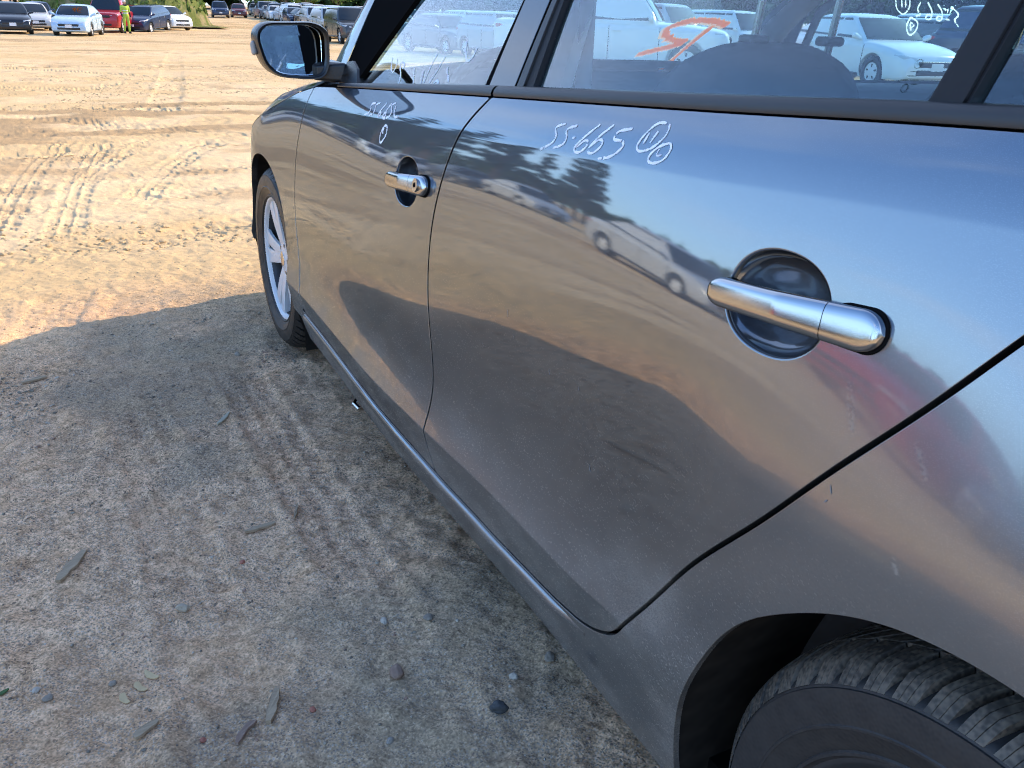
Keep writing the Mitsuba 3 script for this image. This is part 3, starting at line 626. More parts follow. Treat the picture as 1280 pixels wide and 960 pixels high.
W_REAR = [[(0.782, 0.981), (0.807, 0.974), (0.791, 0.964), (0.794, 0.954), (0.823, 0.941)], [(0.748, 0.983), (0.776, 0.975), (0.762, 0.965), (0.766, 0.955), (0.789, 0.948)], [(0.749, 0.966), (0.743, 0.968)], [(0.698, 0.990), (0.719, 0.973), (0.735, 0.958), (0.733, 0.951), (0.719, 0.951), (0.706, 0.961), (0.707, 0.968), (0.717, 0.968), (0.730, 0.957)], [(0.667, 0.993), (0.687, 0.977), (0.701, 0.961), (0.699, 0.954), (0.686, 0.955), (0.673, 0.966), (0.675, 0.973), (0.686, 0.973), (0.697, 0.962)], [(0.625, 0.993), (0.653, 0.987), (0.655, 0.976), (0.633, 0.978), (0.626, 0.973), (0.636, 0.962), (0.650, 0.955), (0.671, 0.951)], [(0.560, 1.006), (0.581, 1.006), (0.595, 0.992), (0.602, 0.975), (0.591, 0.970), (0.570, 0.977), (0.555, 0.992), (0.556, 1.002), (0.560, 1.006)], [(0.588, 0.993), (0.590, 0.980)], [(0.573, 0.9965), (0.578, 0.9825)], [(0.542, 0.987), (0.557, 0.982), (0.569, 0.971), (0.568, 0.963), (0.556, 0.962), (0.540, 0.968), (0.534, 0.980), (0.538, 0.986), (0.542, 0.987)]]
W_FRONT = [[(1.590, 0.932), (1.618, 0.928), (1.606, 0.918), (1.614, 0.908), (1.640, 0.903)], [(1.561, 0.935), (1.586, 0.929), (1.578, 0.919), (1.583, 0.910), (1.605, 0.905)], [(1.520, 0.939), (1.537, 0.925), (1.551, 0.911), (1.540, 0.909), (1.529, 0.918), (1.544, 0.918)], [(1.490, 0.941), (1.506, 0.925), (1.521, 0.911), (1.505, 0.910), (1.497, 0.922), (1.514, 0.919)], [(1.467, 0.944), (1.490, 0.937), (1.470, 0.926), (1.479, 0.914), (1.513, 0.908)], [(1.460, 0.939), (1.456, 0.924), (1.445, 0.918), (1.424, 0.921)], [(1.489, 0.898), (1.507, 0.880), (1.502, 0.862), (1.490, 0.862), (1.469, 0.881), (1.472, 0.897), (1.489, 0.898)], [(1.490, 0.892), (1.497, 0.879), (1.490, 0.882)]]
W_GLASS = [[(1.661, 1.021), (1.645, 1.000), (1.621, 0.991), (1.615, 1.005), (1.624, 1.021)], [(1.556, 0.974), (1.565, 0.991), (1.594, 1.010), (1.583, 1.018), (1.559, 1.010), (1.571, 1.004)], [(1.473, 0.981), (1.498, 1.009)], [(1.430, 0.984), (1.438, 0.999), (1.440, 1.009)], [(1.417, 0.986), (1.415, 1.014), (1.405, 1.042)], [(1.389, 0.988), (1.371, 1.014), (1.359, 1.040)], [(1.366, 0.989), (1.356, 0.997), (1.340, 0.991)], [(1.296, 0.997), (1.326, 1.017), (1.325, 1.026)], [(1.287, 1.072), (1.277, 1.053), (1.249, 1.035), (1.233, 1.043), (1.229, 1.061)]]
W_FAR = [[(1.571, 1.189), (1.572, 1.164), (1.551, 1.150), (1.528, 1.169), (1.524, 1.189)], [(1.551, 1.189), (1.553, 1.170)], [(1.538, 1.189), (1.541, 1.170)], [(1.490, 1.184), (1.506, 1.164), (1.492, 1.152), (1.512, 1.149)], [(1.468, 1.184), (1.456, 1.160), (1.465, 1.140), (1.484, 1.142), (1.472, 1.155), (1.460, 1.150)], [(1.438, 1.179), (1.425, 1.160), (1.431, 1.138), (1.449, 1.140), (1.442, 1.150), (1.428, 1.148)], [(1.418, 1.143), (1.406, 1.141)], [(1.391, 1.168), (1.375, 1.154), (1.394, 1.141), (1.381, 1.125)], [(1.528, 1.146), (1.548, 1.123), (1.542, 1.097), (1.517, 1.109), (1.504, 1.134), (1.528, 1.146)], [(1.532, 1.134), (1.518, 1.126), (1.532, 1.118), (1.532, 1.136), (1.533, 1.111)]]
W_ORANGE = [[(-0.434, 1.106), (-0.360, 1.119), (-0.273, 1.117), (-0.222, 1.095), (-0.239, 1.075), (-0.298, 1.058), (-0.352, 1.053)], [(-0.382, 1.105), (-0.378, 1.056), (-0.385, 0.962)], [(-0.349, 1.049), (-0.287, 1.032), (-0.222, 1.012)]]

writing('chalk_writing', W_REAR, .0031, on_body, 'chalk', RD, label='white handwritten 55-665 with 11 and L in circles on the rear door')
writing('chalk_writing', W_FRONT[:6], .0042, on_body, 'chalk', FD, label='white handwritten 55-665 on the front door')
writing('chalk_writing', W_FRONT[6:], .0042, on_body, 'chalk', FD, label='white handwritten oval under the number on the front door')
writing('chalk_writing', [[(.5555, .9790), (.5570, .9705), (.5470, .9730)]], .0022, on_body, 'chalk', RD)
for s_ in W_GLASS: writing('chalk_stroke', [s_], .0042, on_glass, 'chalk', FD)
writing('chalk_writing', W_FAR, .0042, on_far, 'glass_chalk', HC, label='white handwriting seen mirrored on the far side window')
writing('windscreen_writing', W_ORANGE, .0215, on_ws, 'orange_halo', HC)
writing('windscreen_writing', W_ORANGE, .0150, lambda y, z: (np.stack([2.192-(z-.98)*1.75, y, z+.002], -1), None), 'orange_chalk', HC, label='orange painted letter R on the windscreen, seen from inside')
# small etched marks on the rear window glass
def ring(cx, cz, r, w=.0012, n=40):
    k = np.linspace(0, 2*math.pi, n); return [(cx+r*math.cos(t_), cz+r*math.sin(t_)) for t_ in k]
marks = [ring(.2825, 1.0882, .0040), [(.2850, 1.0902), (.2835, 1.0858), (.2825, 1.0878), (.2815, 1.0858), (.2800, 1.0902)], ring(.2849, 1.0677, .0036),
         [(.2875, 1.0815), (.2795, 1.0820)], [(.2885, 1.0778), (.2765, 1.0786)], [(.2930, 1.0742), (.2850, 1.0748)], [(.2835, 1.0748), (.2745, 1.0754)], [(.2805, 1.0715), (.2735, 1.0720)]]
writing('etched_mark', marks, .0005, on_glass, 'void_black', RD)


# scuffs and scratches in the paint
SC = [((.180, .742), (.176, .735)), ((.178, .728), (.181, .724)), ((.840, .700), (.838, .688)), ((.815, .668), (.812, .662)), ((.70, .655), (.698, .645)), ((.62, .66), (.617, .654)), ((.58, .56), (.575, .55)), ((.92, .62), (.918, .612))]
for i_, (a_, b_) in enumerate(SC):
    par_ = f'{HC}__quarter_panel' if a_[0] < .2 else RD
    w_ = .0010
    writing('scratch', [[a_, b_]], w_, on_body, 'scratch_pale', par_)

# ---------------------------------------------------------------- the grey sedan: wheels and wheel wells
def revolve_y(prof, n=96, cx=0, cz=0):
    """prof: (radius, y) rows turned about the y axis"""
    prof = np.array(prof, float); k = np.linspace(0, 2*math.pi, n, endpoint=False)
    v = np.stack([cx+np.outer(prof[:, 0], np.cos(k)), np.repeat(prof[:, 1:2], n, 1), cz+np.outer(prof[:, 0], np.sin(k))], -1)
    t = trimesh.Trimesh(v.reshape(-1, 3), grid_faces(len(prof), n, wrap=True), process=False)
    return t
def fix(t):
    if t.volume < 0: t.invert()
    return t
def crown(y):                                        # tread radius over the width
    return .3165-.019*np.clip(np.abs(y)/.100, 0, 1)**3.2
def hexa(th0, th1, y0, y1, skew, r_in, n_y=4, drop0=0.0, bev=.0014, n_t=3):
    """a tread block between two angles and two widths, its top following the crown"""
    ys = np.linspace(y0, y1, n_y)
    rows = []
    for top in (0, 1):
        for t_ in np.linspace(0, 1, n_t):
            for y in ys:
                th = th0+(th1-th0)*t_+skew*(y-y0)
                r = (crown(y)-(drop0*max(0, (abs(y)-.084)/.02)**1.5 if drop0 else 0)) if top else r_in
                rows.append((r*math.cos(th), y, r*math.sin(th)))
    v = np.array(rows); N = n_t*n_y; f = []
    def q(a, b, c, d): f.extend([[a, b, c], [a, c, d]])
    for i in range(n_t-1):
        for j in range(n_y-1):
            a = N+i*n_y+j; q(a, a+1, a+n_y+1, a+n_y)
    for i in range(n_t-1):
        for j in (0, n_y-1):
            a = i*n_y+j; q(a, a+n_y, a+n_y+N, a+N)
    for j in range(n_y-1):
        for i in (0, n_t-1):
            a = i*n_y+j; q(a, a+1, a+1+N, a+N)
    t = trimesh.Trimesh(v, f, process=False)
    c = v.mean(0); cen = t.triangles_center-c
    bad = (t.face_normals*cen).sum(1) < 0
    t.faces[bad] = t.faces[bad][:, ::-1]
    return t
def turn(t, a):
    m = t.copy(); m.apply_transform(trimesh.transformations.rotation_matrix(a, [0, 1, 0])); return m
# tyre carcass: y is outwards (0 = middle of the tread)
carc = [(.205, -.088), (.225, -.100), (.262, -.1075), (.282, -.104), (.291, -.096), (.299, -.075), (.304, -.04), (.304, .04), (.299, .075), (.291, .0955), (.2875, .1015), (.283, .1035), (.2825, .1055), (.280, .1057), (.274, .1066), (.262, .1078), (.2475, .1072), (.246, .1085), (.2435, .1085), (.242, .1066), (.228, .1020), (.2185, .0965), (.2165, .0985), (.2135, .0985), (.212, .094), (.204, .088)]
def wheel(name, cx, cz, yc, parent, alloy, sgn=1, detail=True, spin=0.3, steer=0.0):
    rubber = 'tyre_black' if alloy else 'tyre_rubber'
    w = f'{parent}__{name}'
    w = numbered(w)
    def place(t):
        m = t.copy()
        if sgn < 0: m.vertices = m.vertices*[1, -1, 1]; m.invert()
        if steer: m.apply_transform(trimesh.transformations.rotation_matrix(steer, [0, 0, 1]))
        m.apply_translation([cx, yc, cz]); return m
    def add(n, t, b, par=w, sm=40, **tag): return put(n, place(t), b, par, smooth=sm, **tag)
    tyre = add('tyre', fix(revolve_y(carc, 120)), 'tyre_black' if alloy else 'tyre_wall')
    NB = 54
    outer, midl, inn = [], [], []
    da = 2*math.pi/NB
    for i in range(NB):
        a = i*da+spin
        gap = .0090/.31
        w3 = (da-gap)/3; sp_ = .0009/.31
        outer.append(cat([hexa(a+gap/2+j*w3+sp_/2, a+gap/2+(j+1)*w3-sp_/2, .047, .1035, -1.1, .286, 7, .012) for j in range(3)]))
        midl.append(cat([hexa(a+gap*.3+.02, a+da*.86+.02, .006, .0445, -4.2, .302, 4)]))
        inn.append(hexa(a+gap*.3+.05, a+da*.86+.05, -.0445, -.006, 4.2, .302, 4))
        inn.append(hexa(a+gap, a+da-gap, -.100, -.050, -1.1, .300, 5, .010))
    if detail:
        for m in outer: add('tread_block', m, rubber, sm=28)
        for m in midl: add('tread_block', m, rubber, sm=28)
        add('inner_tread', cat(inn), rubber, sm=28, kind='stuff')
    else:
        add('tread', cat(outer+midl+inn), rubber, sm=28, kind='stuff')
    # rim
    if alloy:
        rimp = [(.2075, -.09), (.200, -.06), (.186, -.02), (.186, .055), (.196, .078), (.202, .0875), (.2065, .0915), (.2125, .0925), (.2135, .090), (.206, .082)]
        add('rim', revolve_y(rimp[4:], 96), 'alloy'); add('rim_barrel', revolve_y(rimp[:5], 96), 'steel_dark')
        sp = []
        for i in range(5):
            a = i*2*math.pi/5
            for s in (-1, 1):
                pr = []
                for r, y, wd, dz in [(.050, .070, .040, .018), (.075, .074, .040, .023), (.12, .080, .042, .036), (.165, .083, .047, .048), (.197, .084, .056, .058)]:
                    an = a+s*dz/max(r, .06)*.62
                    c = np.array([r*math.cos(an), y, r*math.sin(an)]); tn = np.array([-math.sin(an), 0, math.cos(an)])
                    pr.append([c+tn*wd*.5-[0, .012, 0], c+tn*wd*.5-[0, .002, 0], c+tn*wd*.36, c-tn*wd*.36, c-tn*wd*.5-[0, .002, 0], c-tn*wd*.5-[0, .030, 0]])
                t = trimesh.Trimesh(np.array(pr).reshape(-1, 3), grid_faces(5, 6, wrap=True), process=False)
                if (t.face_normals[:, 1]*t.area_faces*(t.triangles_center[:, 1] > .07)).sum() < 0: t.invert()
                add('spoke', t, 'alloy', sm=35)
        hubp = [(.0, .076), (.026, .076), (.029, .074), (.033, .0735), (.058, .070), (.064, .062), (.064, .02)]
        add('hub', revolve_y(hubp, 48), 'alloy')
        add('hub_cap', revolve_y([(.0005, .0785), (.020, .0785), (.0245, .0770), (.026, .074)], 40), 'satin_chrome')
        bol = []
        for i in range(5):
            a = (i+.5)*2*math.pi/5
            c = trimesh.creation.cylinder(.009, .012, sections=6); c.apply_transform(trimesh.transformations.rotation_matrix(math.pi/2, [1, 0, 0])); c.apply_translation([.048*math.cos(a), .066, .048*math.sin(a)]); add('wheel_bolt', c, 'steel_dark', sm=False)
        add('brake_disc', revolve_y([(.0, .012), (.07, .012), (.072, .006), (.144, .006), (.144, -.006), (.0, -.006)], 64), 'satin_chrome')
        add('barrel', revolve_y([(.186, -.10), (.05, -.10), (.0005, -.10)], 48), 'void_black')
    else:
        add('rim', revolve_y([(.2075, -.09), (.190, -.05), (.180, .0), (.180, .050), (.192, .074), (.202, .0875), (.2065, .0915), (.2125, .0925), (.2135, .090), (.206, .082)], 96), 'steel_dark')
        add('disc', revolve_y([(.181, .052), (.165, .046), (.150, .052), (.115, .060), (.075, .052), (.070, .045), (.034, .045), (.032, .060), (.0005, .060)], 96), 'steel_dark')
    return w
wheel('front_wheel', 2.645, .318, .758, HC, True, spin=.31)
wheel('rear_wheel', -.014, .289, .742, HC, False, spin=.05)
wheel('far_front_wheel', 2.645, .318, -.758, HC, True, -1, detail=False)
wheel('far_rear_wheel', -.005, .316, -.757, HC, True, -1, detail=False)
def well(ar, y1, name):
    a = np.array(ar); a = resample(a, .02)
    rows = [np.stack([a[:, 0], np.full(len(a), y), a[:, 1]], 1) for y in np.linspace(y1, .30, 8)]
    rows[0][:, 1] = ybody(a[:, 0], np.maximum(a[:, 1], .16))-.006
    t = loft(rows)
    # facing the wheel
    c = np.array([a[:, 0].mean(), 0, .32]); d = (t.face_normals*(t.triangles_center-c)*[1, 0, 1]).sum()
    if d > 0: t.invert()
    put(name, t, 'liner', HC, smooth=60)
    wall = trimesh.Trimesh(*[np.array(x) for x in trimesh.creation.triangulate_polygon(sg.Polygon(a), engine='earcut')][:1]+[np.array(trimesh.creation.triangulate_polygon(sg.Polygon(a), engine='earcut')[1])], process=False) if False else None
    v2, f2 = trimesh.creation.triangulate_polygon(sg.Polygon(a), engine='earcut')
    w = trimesh.Trimesh(np.stack([v2[:, 0], np.full(len(v2), .305), v2[:, 1]], 1), f2, process=False)
    put('well_wall', out_y(w), 'liner', HC, smooth=False)
well(np.array(sg.Polygon(arch).buffer(.004).exterior.coords)[:-1], .889, 'wheel_well')
well(np.array(sg.Polygon(far).buffer(.004).exterior.coords)[:-1], .850, 'wheel_well')
# sill underside, brackets
sx = np.linspace(.36, 2.2, 60)
put('sill_underside', up_z(loft([np.stack([sx, ybody(sx, np.full(60, SILL_B))-.004, np.full(60, SILL_B+.001)], 1), np.stack([sx, np.full(60, .80), np.full(60, SILL_B-.012)], 1), np.stack([sx, np.full(60, .70), np.full(60, .19)], 1)])), 'liner', HC, smooth=40)

# ---------------------------------------------------------------- ground: one graded sheet of sand and grit with tyre tracks
def graded(a0, a1, step, lo, hi, grow):
    core = np.arange(a0, a1, step); up = [a1]; d = step
    while up[-1] < hi: d *= grow; up.append(up[-1]+d)
    dn = [a0]; d = step
    while dn[-1] > lo: d *= grow; dn.append(dn[-1]-d)
    return np.r_[np.array(dn[1:])[::-1], core, up]
GX = graded(.4, 4.4, .0085, -120, 420, 1.017); GY = graded(.66, 2.0, .0085, -260, 260, 1.021)
def vfbm(x, y, sc, oct_=4, seed=0): return meshkit.fbm(np.stack([x*sc, y*sc, x*0+seed*3.7], -1).reshape(-1, 3), oct_, seed).reshape(np.shape(x))-.5
def track(h, X, Y, pts, width, depth, lug, step_l, phase=0.0, skew=.6):
    """presses one tyre track along a polyline into the height field"""
    q = catmull(np.array(pts, float), .5) if len(pts) > 2 else resample(np.array(pts, float), .5)
    x0, y0 = q.min(0)-width*1.5; x1, y1 = q.max(0)+width*1.5
    ix = np.nonzero((GX > x0) & (GX < x1))[0]; iy = np.nonzero((GY > y0) & (GY < y1))[0]
    if len(ix) == 0 or len(iy) == 0: return
    sl = np.ix_(ix, iy); xx, yy = X[sl], Y[sl]
    best = np.full(xx.shape, 9.0); s_at = np.zeros(xx.shape); sd = np.zeros(xx.shape); L = 0.0
    for a, b in zip(q[:-1], q[1:]):
        d = b-a; n = np.linalg.norm(d); d /= n
        t = np.clip((xx-a[0])*d[0]+(yy-a[1])*d[1], 0, n); ex, ey = xx-a[0]-t*d[0], yy-a[1]-t*d[1]
        r = np.hypot(ex, ey); m = r < best
        best = np.where(m, r, best); s_at = np.where(m, L+t, s_at); sd = np.where(m, -d[1]*ex+d[0]*ey, sd); L += n
    u = best/(width/2)
    inside = sst(1.0, .86, u)
    lip = np.exp(-((u-1.18)/.16)**2)
    fade = sst(0.0, .25, 1.0-np.abs(2*s_at/max(L, 1e-6)-1.0))
    brk = .45+.55*sst(-.12, .08, vfbm(xx, yy, 1.3, 3, 5))
    pat = np.sign(np.sin(2*math.pi*(s_at+np.abs(sd)*skew)/step_l+phase))*.5+.5*np.sin(2*math.pi*(s_at+np.abs(sd)*skew)/step_l+phase)
    groove = np.exp(-((np.abs(sd)-width*.17)/.010)**2) if width < .3 else 0
    amp = .55+.9*vfbm(xx, yy, 3.1, 2, 17); lug = lug*.55*np.clip(amp+.2, 0, 1.2)
    h[sl] += fade*brk*(-depth*.8*inside+depth*.45*lip+lug*inside*pat*.5+lug*.9*inside*groove)
def build_ground():
    X, Y = np.meshgrid(GX, GY, indexing='ij')
    R = np.hypot(X-.5, Y-1.2)
    far = sst(3.5, 9.0, R)
    h = .05*vfbm(X, Y, .16, 3, 1)*far+.035*vfbm(X, Y, .55, 4, 2)*(.25+.75*far)
    h += .016*vfbm(X, Y, 2.6, 4, 3)+.010*vfbm(X, Y, 9.0, 3, 4)*sst(30, 8, R)
    near = sst(14, 5, R)
    h += near*.020*vfbm(X, Y, 11, 3, 27)+near*.0130*(vfbm(X, Y, 26, 3, 7))+near*.0060*np.maximum(vfbm(X, Y, 85, 2, 8), 0)*2
    # churned bands across the yard
    for (xc, wd, am, dr_) in [(9.6, 1.5, .055, -.10), (12.6, 1.0, .045, .05), (18.0, 1.6, .05, .02), (7.1, .7, .03, -.22), (26, 2.2, .05, .1)]:
        c = xc+dr_*(Y-2)+.5*np.sin(Y*.35+xc)
        e = np.exp(-((X-c)/wd)**2)
        h += e*am*(np.abs(vfbm(X*1.0, Y*.45, 2.2, 4, int(xc)))*3.0-.35)
    for pts, w, d, l, st in [
        ([(4.6, 7), (5.0, 3.5), (5.5, 1.2), (6.4, -3)], .26, .020, .020, .075),
        ([(5.2, 7), (5.6, 3.6), (6.2, 1.3), (7.3, -3)], .26, .016, .018, .075),
        ([(6.6, 9), (7.2, 4), (7.7, 1), (8.8, -4)], .45, .03, .035, .19),
        ([(8.2, 9), (8.5, 4), (9.2, 1), (11, -4)], .45, .028, .035, .19),
        ([(10.5, 10), (11, 4), (11.3, 0), (12, -8)], .45, .03, .04, .2),
        ([(13.5, 12), (13.9, 4), (14.6, -2), (17, -12)], .5, .035, .04, .2),
        ([(15.7, 12), (16.0, 4), (16.9, -2), (19.5, -12)], .5, .035, .04, .2),
        ([(3.6, 4.5), (3.9, 2.8), (4.4, 1.2), (5.6, -2.5), (8, -7)], .24, .014, .016, .06),
        ([(9, -1.4), (14, -2.2), (22, -3.6), (40, -7)], .4, .014, .02, .18),
        ([(9.4, .6), (15, -.2), (24, -1.3), (40, -4)], .4, .014, .02, .18),
        ([(4.5, 1.86), (5.4, 1.80), (6.6, 1.70), (8.5, 1.4)], .20, .008, .030, .15), ([(4.3, 1.55), (5.4, 1.47), (6.6, 1.36), (8.5, 1.1)], .20, .008, .028, .15), ([(5.0, 1.2), (6.2, .9), (7.6, .4), (9.5, -.6)], .22, .008, .028, .14), ([(5.6, 1.5), (6.8, 1.25), (8.2, .8), (10, -.2)], .22, .008, .028, .14),
        ([(20, 10), (21, 0), (24, -10)], .6, .05, .05, .24), ([(30, 14), (30, 0), (33, -14)], .8, .05, .05, .3),
        ([(0.0, 1.00), (.9, 1.02), (1.7, 1.03), (2.6, 1.06)], .15, .008, .012, .030),
        ([(.35, 1.33), (1.0, 1.35), (1.8, 1.36), (2.5, 1.40)], .16, .007, .010, .034),
        ([(.55, 2.5), (1.3, 1.95), (2.4, 1.50), (3.6, 1.25)], .22, .006, .004, .05),
        ([(.9, 2.4), (1.5, 2.05), (2.6, 1.72), (3.8, 1.50)], .22, .008, .004, .05)]:
        track(h, X, Y, pts, w, d, l, st)
    # hollows under the tyres, level close to the parked sedan
    for cx in (0, 2.65):
        h += -.006*np.exp(-(((X-cx)/.16)**2+((Y-.76)/.14)**2))+.012*np.exp(-((np.hypot((X-cx)/.22, (Y-.76)/.17)-1.0)/.25)**2)
    for k in range(16):
        gk = np.random.default_rng(200+k); x0_ = gk.uniform(4.4, 20); y0_ = gk.uniform(-6, 5); an = gk.normal(math.pi/2, .55); cv = gk.normal(0, .06); L_ = gk.uniform(4, 10)
        ts = np.linspace(-L_/2, L_/2, 7); pts = np.stack([x0_+ts*math.cos(an)-cv*ts**2*math.sin(an), y0_+ts*math.sin(an)+cv*ts**2*math.cos(an)], 1)
        track(h, X, Y, pts.tolist(), gk.uniform(.2, .4), gk.uniform(.006, .018), gk.uniform(.012, .03), gk.uniform(.05, .13), skew=gk.uniform(-.9, .9))
    h *= sst(170, 60, R)*.9+.1
    h += PchipInterpolator([-500, 6, 24, 42, 60, 110, 200, 700], [0, 0, -.20, -.46, -.54, -.20, .5, .5])(X)
    band = sst(4.5, 7, X)*sst(34, 20, X)
    h += band*(.021*np.maximum(vfbm(X, Y, 3.4, 3, 12), -.05)+.016*np.maximum(vfbm(X, Y, 8.5, 2, 13)-.05, 0))*(.35+1.3*sst(-.1, .25, vfbm(X*.6, Y*.25, .5, 2, 14)))
    h -= .004
    v = np.stack([X, Y, h], -1).reshape(-1, 3)
    f = grid_faces(len(GX), len(GY))
    n = np.cross(v[f[0, 1]]-v[f[0, 0]], v[f[0, 2]]-v[f[0, 0]])
    if n[2] < 0: f = f[:, ::-1]
    gxh, gyh = np.gradient(h, GX, GY)
    n = np.stack([-gxh, -gyh, np.ones_like(h)], -1).reshape(-1, 3); n /= np.linalg.norm(n, axis=1, keepdims=True)
    return h, v, f, n
GH, gv, gf, gn = build_ground()
from scipy.interpolate import RegularGridInterpolator
_gh = RegularGridInterpolator((GX, GY), GH, bounds_error=False, fill_value=0.0)
def gz(x, y): return float(_gh((x, y)))
def ground_col(p, n, uv):
    r = dr.sqrt(dr.square(p.x-1.0)+dr.square(p.y-1.0))
    grit = smoothstep(2.75, 1.75, r+.7*(noise(p.x*.9, p.y*.9)-.5))
    big = fbm(p.x*.35, p.y*.35, 1.0, 3); mid = fbm(p.x*2.2, p.y*2.2, 4.0, 3); fine = noise(p.x*160, p.y*160, p.z*160); f2 = noise(p.x*55, p.y*55, 3.0)
    sand = mix((.55, .385, .205), (.69, .505, .30), smoothstep(.3, .7, .55*big+.45*mid))
    sand = mix(sand, (.37, .25, .14), dr.clip(.55*smoothstep(.52, .75, mid)*smoothstep(.4, .65, big)+.95*smoothstep(.47, .62, fbm(p.x*1.9, p.y*.45, 6.0, 4))*smoothstep(.42, .6, fbm(p.x*.30, p.y*.10, 11.0, 2)), 0, .85))
    soil = mix((.54, .318, .176), (.71, .436, .252), smoothstep(.32, .68, .5*mid+.5*f2))
    soil = mix(soil, (.31, .225, .145), .65*smoothstep(.50, .66, fbm(p.x*1.6, p.y*1.6, 9.0, 4)))
    soil = mix(soil, (.40, .295, .185), .6*smoothstep(.58, .72, fbm(p.x*1.1, p.y*1.1, 21.0, 3)))
    c = mix(sand, soil, grit)
    d1, d2, k = voronoi(p.x*170, p.y*170)
    am = .75+.5*smoothstep(.36, .66, fbm(p.x*1.5, p.y*1.5, 33.0, 4))
    g3 = noise(p.x*360, p.y*360, 7.0); g4 = noise(p.x*230, p.y*230, 17.0)
    c = c*(1+(.40*grit*am+.16)*(fine-.5)+(.50*grit*am+.22)*(g3-.5)+(.34*grit*am+.16)*(g4-.5))
    c = mix(c, (.115, .085, .062), .7*grit*am*smoothstep(.80, .90, g4))
    c = mix(c, (.60, .49, .36), .5*grit*smoothstep(.85, .92, g3))
    spk = smoothstep(.40, .15, d1)*grit
    c = mix(c, mix((.10, .10, .105), (.50, .45, .38), dr.square(k)), .60*spk*smoothstep(.35, .9, noise(p.x*21, p.y*21, 8.0)+.25))
    return c
def ground_bump(p, n, uv):
    d1, d2, k = voronoi(p.x*150, p.y*150)
    return .55*noise(p.x*210, p.y*210, 1.0)+.9*noise(p.x*80, p.y*80, 5.0)+.8*(1-smoothstep(0, .5, d1))*k
B('sand_base', {'type': 'diffuse', 'reflectance': P(ground_col)})
B('sand', two({'type': 'bumpmap', 'arbitrary': P(ground_bump, 2e-3), 'scale': .0011, 'bsdf': {'type': 'ref', 'id': 'sand_base'}}))
put_n('ground', gv, gf, gn, 'sand', kind='structure')
labels['ground'].update(label='sandy yard ground with tyre tracks and grit')

# grit and gravel lying loose close to the sedan: too many to count
def stone(r, seed, flat=.6, sub=1):
    m = trimesh.creation.icosphere(subdivisions=sub, radius=1.0)
    v = m.vertices; v = v*(1+.55*(meshkit.noise(v*1.1+seed*7.13, seed % 97)-.5)[:, None])*(1+.25*(meshkit.noise(v*2.6+seed, 3)-.5)[:, None])
    g = np.random.default_rng(seed)
    v = v*r*np.array([1, g.uniform(.6, .95), flat*g.uniform(.7, 1.1)])
    a = g.uniform(0, 6.28); c, s = math.cos(a), math.sin(a)
    return trimesh.Trimesh(v@np.array([[c, -s, 0], [s, c, 0], [0, 0, 1]]), m.faces, process=False)
def gravel_col(p, n, uv):
    k = cell_rand(p.x*38, p.y*38, 0)
    c = mix((.16, .130, .100), (.44, .355, .26), k)
    c = mix(c, (.34, .21, .15), smoothstep(.92, .94, cell_rand(p.x*38, p.y*38, 5)))
    c = mix(c, (.50, .41, .31), smoothstep(.91, .93, cell_rand(p.x*38, p.y*38, 7)))
    return c*(.75+.5*noise(p.x*400, p.y*400, p.z*400))
B('gravel_mat', two({'type': 'diffuse', 'reflectance': P(gravel_col)}))
protos = [stone(1.0, s, sub=1) for s in range(7)]+[stone(1.0, s, sub=0) for s in range(7, 40)]
def scatter(n, dens_seed, r0, r1, x0, x1, y0, y1, thr):
    out_v, out_f, c, tries = [], [], 0, 0
    P_ = np.stack([rng.uniform(x0, x1, n*5), rng.uniform(y0, y1, n*5)], 1)
    d = vfbm(P_[:, 0], P_[:, 1], 2.3, 4, dens_seed)
    P_ = P_[d > thr+rng.uniform(-.08, .08, len(d))][:n]
    rr = r0*(r1/r0)**(rng.random(len(P_))**2.2)
    hz = _gh(P_)
    pm = rng.integers(0, len(protos), len(P_)); an = rng.uniform(0, 6.28, len(P_))
    for (x, y), r, z, k, a in zip(P_, rr, hz, pm, an):
        v = protos[k].vertices*r; cs, sn = math.cos(a), math.sin(a)
        v = np.stack([v[:, 0]*cs-v[:, 1]*sn+x, v[:, 0]*sn+v[:, 1]*cs+y, v[:, 2]+z+r*.16], 1)
        out_v.append(v); out_f.append(protos[k].faces+c); c += len(v)
    return trimesh.Trimesh(np.vstack(out_v), np.vstack(out_f), process=False)
g1 = scatter(9000, 31, .0014, .0078, .55, 3.4, .80, 2.1, .10); g2 = scatter(7000, 44, .0012, .0048, .5, 4.2, .75, 2.4, -.2)
put('gravel', cat([g1, g2]), 'gravel_mat', smooth=True, kind='stuff', label='loose grey gravel and grit scattered over the ground beside the sedan', category='gravel')

def clods(n):
    out_v, out_f, c = [], [], 0
    xs = 4.2+19*rng.random(n*4)**1.25; ys = rng.uniform(-9, 9, n*4)
    d = vfbm(xs*.8, ys*.3, .9, 3, 61)+.35*vfbm(xs, ys, 3.0, 2, 62); m = (d > .06) & (ys < 1.2+.12*xs+.6) & (ys > .9-.36*xs)
    xs, ys = xs[m][:n], ys[m][:n]; rr = .006*(3.4)**(rng.random(len(xs))**1.6); hz = _gh(np.stack([xs, ys], 1))
    for x, y, r, z in zip(xs, ys, rr, hz):
        v = protos[rng.integers(7, 40)].vertices*r*np.array([1, 1, 1.0]); out_v.append(v+[x, y, z+r*.05]); out_f.append(protos[7].faces+c); c += len(v)
    return trimesh.Trimesh(np.vstack(out_v), np.vstack(out_f), process=False)
B('clod_mat', two({'type': 'diffuse', 'reflectance': P(lambda p, n, uv: mix((.40, .28, .155), (.56, .41, .24), noise(p.x*30, p.y*30, p.z*30)))}))
put('dirt_clods', clods(14000), 'clod_mat', smooth=False, kind='stuff', label='loose crumbs of churned sand lying over the sunlit yard', category='dirt')

